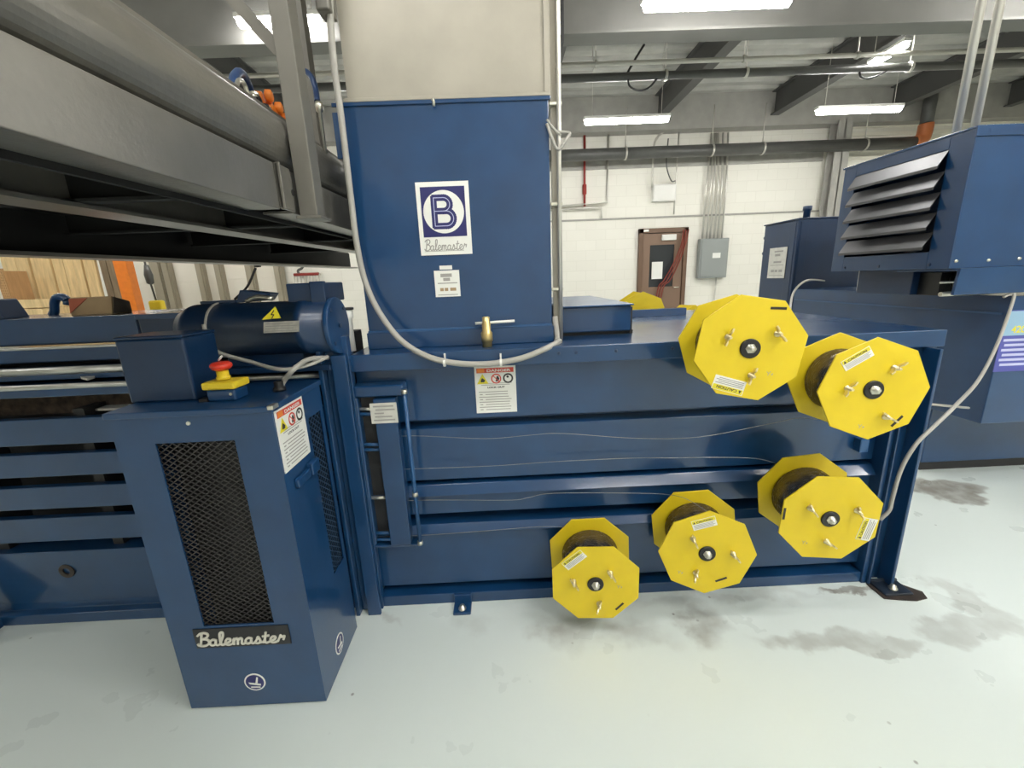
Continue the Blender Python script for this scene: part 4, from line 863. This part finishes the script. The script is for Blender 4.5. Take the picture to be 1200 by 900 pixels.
for k in range(6):
    q = onX(298+6*k, 112+6.0*k+ (0 if k else -2), -.68); MB().ring(Pl(q, (0, 1, 0), (0, 0, 1) if k % 2 else (1, 0, 0)), 0, 0, .007, .012, -.003, .003, 12).build('chain_link', DARK if k % 3 else ZINC, ch)

# ------------------------------------------------------------------ right-hand power unit
LX, LY0, LY1, LZ0, LZ1 = 2.22, 2.10, 2.865, 1.263, 1.893
lv = thing('louvred_cabinet', 'large blue cabinet with five slanted grey louvres on its side, upper right', 'cabinet', (2.75, 2.48, 1.26))
oy0, oy1, oz0, oz1 = 2.215, 2.77, 1.35, 1.83
MB().box(LX, LX+.006, LY0, oy0, LZ0, LZ1).box(LX, LX+.006, oy1, LY1, LZ0, LZ1).box(LX, LX+.006, oy0, oy1, LZ0, oz0).box(LX, LX+.006, oy0, oy1, oz1, LZ1).build('side_panel', BLUE, lv, bev=.002)
MB().box(LX+.006, 3.4, LY0, LY0+.006, LZ0, LZ1).build('front_panel', BLUE, lv, bev=.002)
MB().box(LX+.006, 3.4, LY1-.006, LY1, LZ0, LZ1).box(3.394, 3.4, LY0, LY1, LZ0, LZ1).box(LX+.2, LX+.21, LY0+.01, LY1-.01, LZ0+.01, LZ1-.01).build('rear_panel', BLUE_D, lv)
MB().box(LX-.006, 3.41, LY0-.008, LY1+.01, LZ1-.004, LZ1+.006).box(LX-.006, 3.41, LY0-.008, LY0, LZ1-.04, LZ1).build('top_cover', BLUE, lv, bev=.002)
MB().box(LX+.01, 3.39, LY0+.01, LY1-.01, LZ0, LZ0+.006).build('floor_panel', BLUE_D, lv)
BLD = mat('louvre_blade', (.085, .085, .09), .36, metal=.5, noise=.06, nscale=10)
nb = 5; step = (oz1-oz0)/nb
for k in range(nb):
    zt_ = oz1-k*step; zb_ = zt_-step*.74; x1_ = LX-.038
    mb = MB().prism([(LX+.004, oy1, zt_), (x1_, oy1, zb_), (x1_, oy1, zb_-.006), (LX+.006, oy1, zt_-.006)], (0, oy0-oy1, 0))
    mb.prism([(LX+.004, oy0, zt_), (LX+.006, oy0, zt_-.006), (x1_, oy0, zb_-.006), (x1_-.001, oy0, zb_-.014), (x1_-.003, oy0, zb_-.014), (x1_-.003, oy0, zb_)], (0, oy1-oy0, 0))
    mb.build('louvre_blade', BLD, lv)
for px, py in ((1120, 306), (1158, 305), (1194, 303), (1158, 153), (1190, 152)):
    p = onY(px, py, LY0); MB().lathe((p.x, LY0, p.z), (0, -1, 0), [(0, .008), (.003, .008), (.0031, .006), (.008, .005)], 10).build('panel_bolt', ZINC if py > 200 else BLUE, lv)
for py_, y in ((1.275, 2.2), (1.275, 2.5), (1.275, 2.75)): MB().lathe((LX, y, 1.285), (-1, 0, 0), [(0, .008), (.005, .006)], 10).build('side_bolt', BLUE_D, lv)
# drip tray / sill and dark machinery below
t = thing('front_tray', 'light blue folded sill under the louvred cabinet', 'tray', (2.8, 2.1, 1.15))
a, b = onY(1117, 346, 2.07), onY(1115, 315, 2.07)
MB().prism([(x, y, z) for x, y, z in ((a.x, 2.07, a.z), (a.x, 2.06, b.z), (a.x, 2.40, b.z), (a.x, 2.40, b.z-.012), (a.x, 2.075, b.z-.012), (a.x, 2.085, a.z))], (1.1, 0, 0)).build('sill', BLUE, t, bev=.002)
t = thing('fan_assembly', 'black fan and brackets in the gap below the louvred cabinet', 'fan', (2.6, 2.5, 1.12))
MB().box(2.36, 2.64, 2.42, 2.80, 1.118, 1.262).build('fan_box', BLUE_D, t, bev=.004)
MB().lathe((2.50, 2.30, 1.20), (0, -1, 0), [(0, .05), (.01, .055), (.06, .055), (.07, .03)], 20).box(2.40, 2.62, 2.30, 2.42, 1.118, 1.24).build('fan_motor', BLACK, t)
MB().tube([(2.35, 2.25, 1.19), (2.62, 2.25, 1.19)], .006, 8).tube([(2.33, 2.22, 1.13), (2.60, 2.22, 1.13)], .012, 8).build('cross_rod', ZINC, t)
# tank / control enclosure below
tk = thing('power_unit', 'blue power unit enclosure at the right edge under the louvred cabinet', 'enclosure', (3.1, 2.9, 0))
MB().box(2.58, 3.7, 2.10, 3.72, .43, 1.115).build('enclosure', BLUE, tk, bev=.004)
MB().box(2.62, 3.7, 2.40, 3.72, .06, .43).build('base', BLUE, tk, bev=.004); MB().box(2.64, 3.7, 2.42, 3.70, .0, .06).build('toe_kick', DARK, tk)
MB().box(2.574, 2.58, 2.12, 3.70, 1.02, 1.03).build('seam', BLUE_L, tk)
A, B = onY(1181, 364, 2.098), onY(1230, 433, 2.098)
P = front((0, 2.10, 0))
sg = MB().rect(P, A.x, B.z, A.x+.30, A.z, 0, .003).build('notice_sign', PURPLE, tk)
MB().rect(P, A.x+.004, A.z-.13, A.x+.296, A.z-.004, .003, .0035).build('sign_header', SKYB, sg)
q = onY(1184, 390, 2.098); MB().text(P, '420', q.x, q.z, .05, .004, bold=.001).build('sign_number', INKY, sg)
mb = MB()
for k in range(6): mb.rect(P, A.x+.015+.01*(k % 2), A.z-.16-k*.026, A.x+.28-.02*(k % 3), A.z-.147-k*.026, .003, .0035)
mb.build('sign_print', LILAC, sg)
# upright blue cabinet further back
a = onY(937, 257, 3.9); X0 = a.x; b = onX(897, 262, X0); Y1 = b.y
ub_ = thing('upright_cabinet', 'dark blue upright cabinet with a white label behind the highest reel', 'cabinet', (X0+.3, (3.9+Y1)/2, 0))
MB().box(X0, X0+.62, 3.9, Y1, 0, a.z).build('enclosure', BLUE_D, ub_, bev=.008)
MB().box(X0-.004, X0, 3.93, 4.02, .9, a.z-.02).box(X0+.02, X0+.09, 3.894, 3.9, .9, a.z-.02).build('corner_strip', BLUE_D, ub_, bev=.002)
MB().box(X0-.008, X0+.63, 3.89, Y1+.01, a.z, a.z+.012).build('cover', BLUE_D, ub_, bev=.003)
p = onY(945, 255, 4.0); MB().lathe((p.x, 4.0, a.z+.01), (0, 0, 1), [(0, .028), (.07, .028), (.075, .036), (.11, .036)], 12).build('breather', BLUE_D, ub_)
SP2 = Pl((X0, 0, 0), (0, -1, 0), (0, 0, 1))
q0, q1 = onX(899, 326, X0-.005), onX(923, 289, X0-.005)
SP2 = Pl((X0-.005, q0.y, q0.z), (0, -1, 0), (0, 0, 1)); w, h = q0.y-q1.y, q1.z-q0.z
MB().rect(SP2, -.01, -.01, w+.01, h+.01, -.005, -.001).build('label_back', BLUE_D, ub_)
lb = MB().rect(SP2, 0, 0, w, h, -.001, .002).build('white_label', WHITE_D, ub_)
mb = MB()
for (u0, v0, u1, v1) in ((.3, .85, .8, .9), (.35, .72, .65, .80), (.3, .5, .75, .56), (.12, .42, .9, .44), (.2, .2, .38, .28), (.42, .2, .58, .28), (.65, .2, .85, .28), (.1, .08, .9, .1)): mb.rect(SP2, u0*w, v0*h, u1*w, v1*h, .002, .0025)
mb.build('print', INKG, lb)
for z in (1.45, 1.60): MB().lathe((X0+.03, Y1, z), (0, 1, 0), [(0, .02), (.03, .018)], 10).build('rear_knob', BLUE_D, ub_)
# cables at the right end
t = thing('reel_cable', 'grey cable hanging from the power unit down to the lowest right reel', 'cable', onY(1187, 345, 2.05))
pth = [(1176, 348, 2.085), (1188, 344, 2.08), (1184, 362, 2.06), (1168, 405, 1.95), (1147, 445, 1.75), (1118, 477, 1.50), (1092, 502, 1.41), (1073, 521, 1.395), (1056, 550, 1.385), (1046, 583, 1.38), (1042, 598, 1.385), (1031, 609, 1.39)]
MB().tube(spline([onY(*p) for p in pth], 8), .0068, 10).build('sheath', CABLE, t)
t = thing('tie_rod', 'thin grey rod reaching from the baler end towards the power unit', 'rod', onY(1090, 474, 1.6))
MB().tube([onY(1082, 473, 1.50), onY(1135, 478, 1.72)], .005, 8).build('rod', CABLE, t)
t = thing('whip_cable', 'thin pale cable arching up behind the highest reel', 'cable', onY(926, 352, 3.3))
MB().tube(spline([onZ(925, 367, 1.06), onY(929, 345, 2.7), onY(938, 333, 2.75), onY(950, 328, 2.9), onY(966, 329, 3.888)], 6), .007, 8).build('sheath', CABLE, t)

# ------------------------------------------------------------------ camera, world, colour
cam = bpy.data.cameras.new('camera'); cam.sensor_fit = 'HORIZONTAL'; cam.sensor_width = 36; cam.lens = 36*F/1200; cam.clip_start = .02
co = bpy.data.objects.new('camera', cam); COL.objects.link(co)
M = Matrix((cam_axes()[0], cam_axes()[1], -cam_axes()[2])).transposed().to_4x4(); M.translation = C0; co.matrix_world = M
S.camera = co
w = bpy.data.worlds.new('world'); w.use_nodes = True; w.node_tree.nodes['Background'].inputs[0].default_value = (.9, .95, 1, 1); w.node_tree.nodes['Background'].inputs[1].default_value = .02; S.world = w
S.view_settings.view_transform = 'Standard'; S.view_settings.look = 'None'; S.view_settings.gamma = 1; S.view_settings.use_curve_mapping = False
S.view_settings.exposure = 1.38
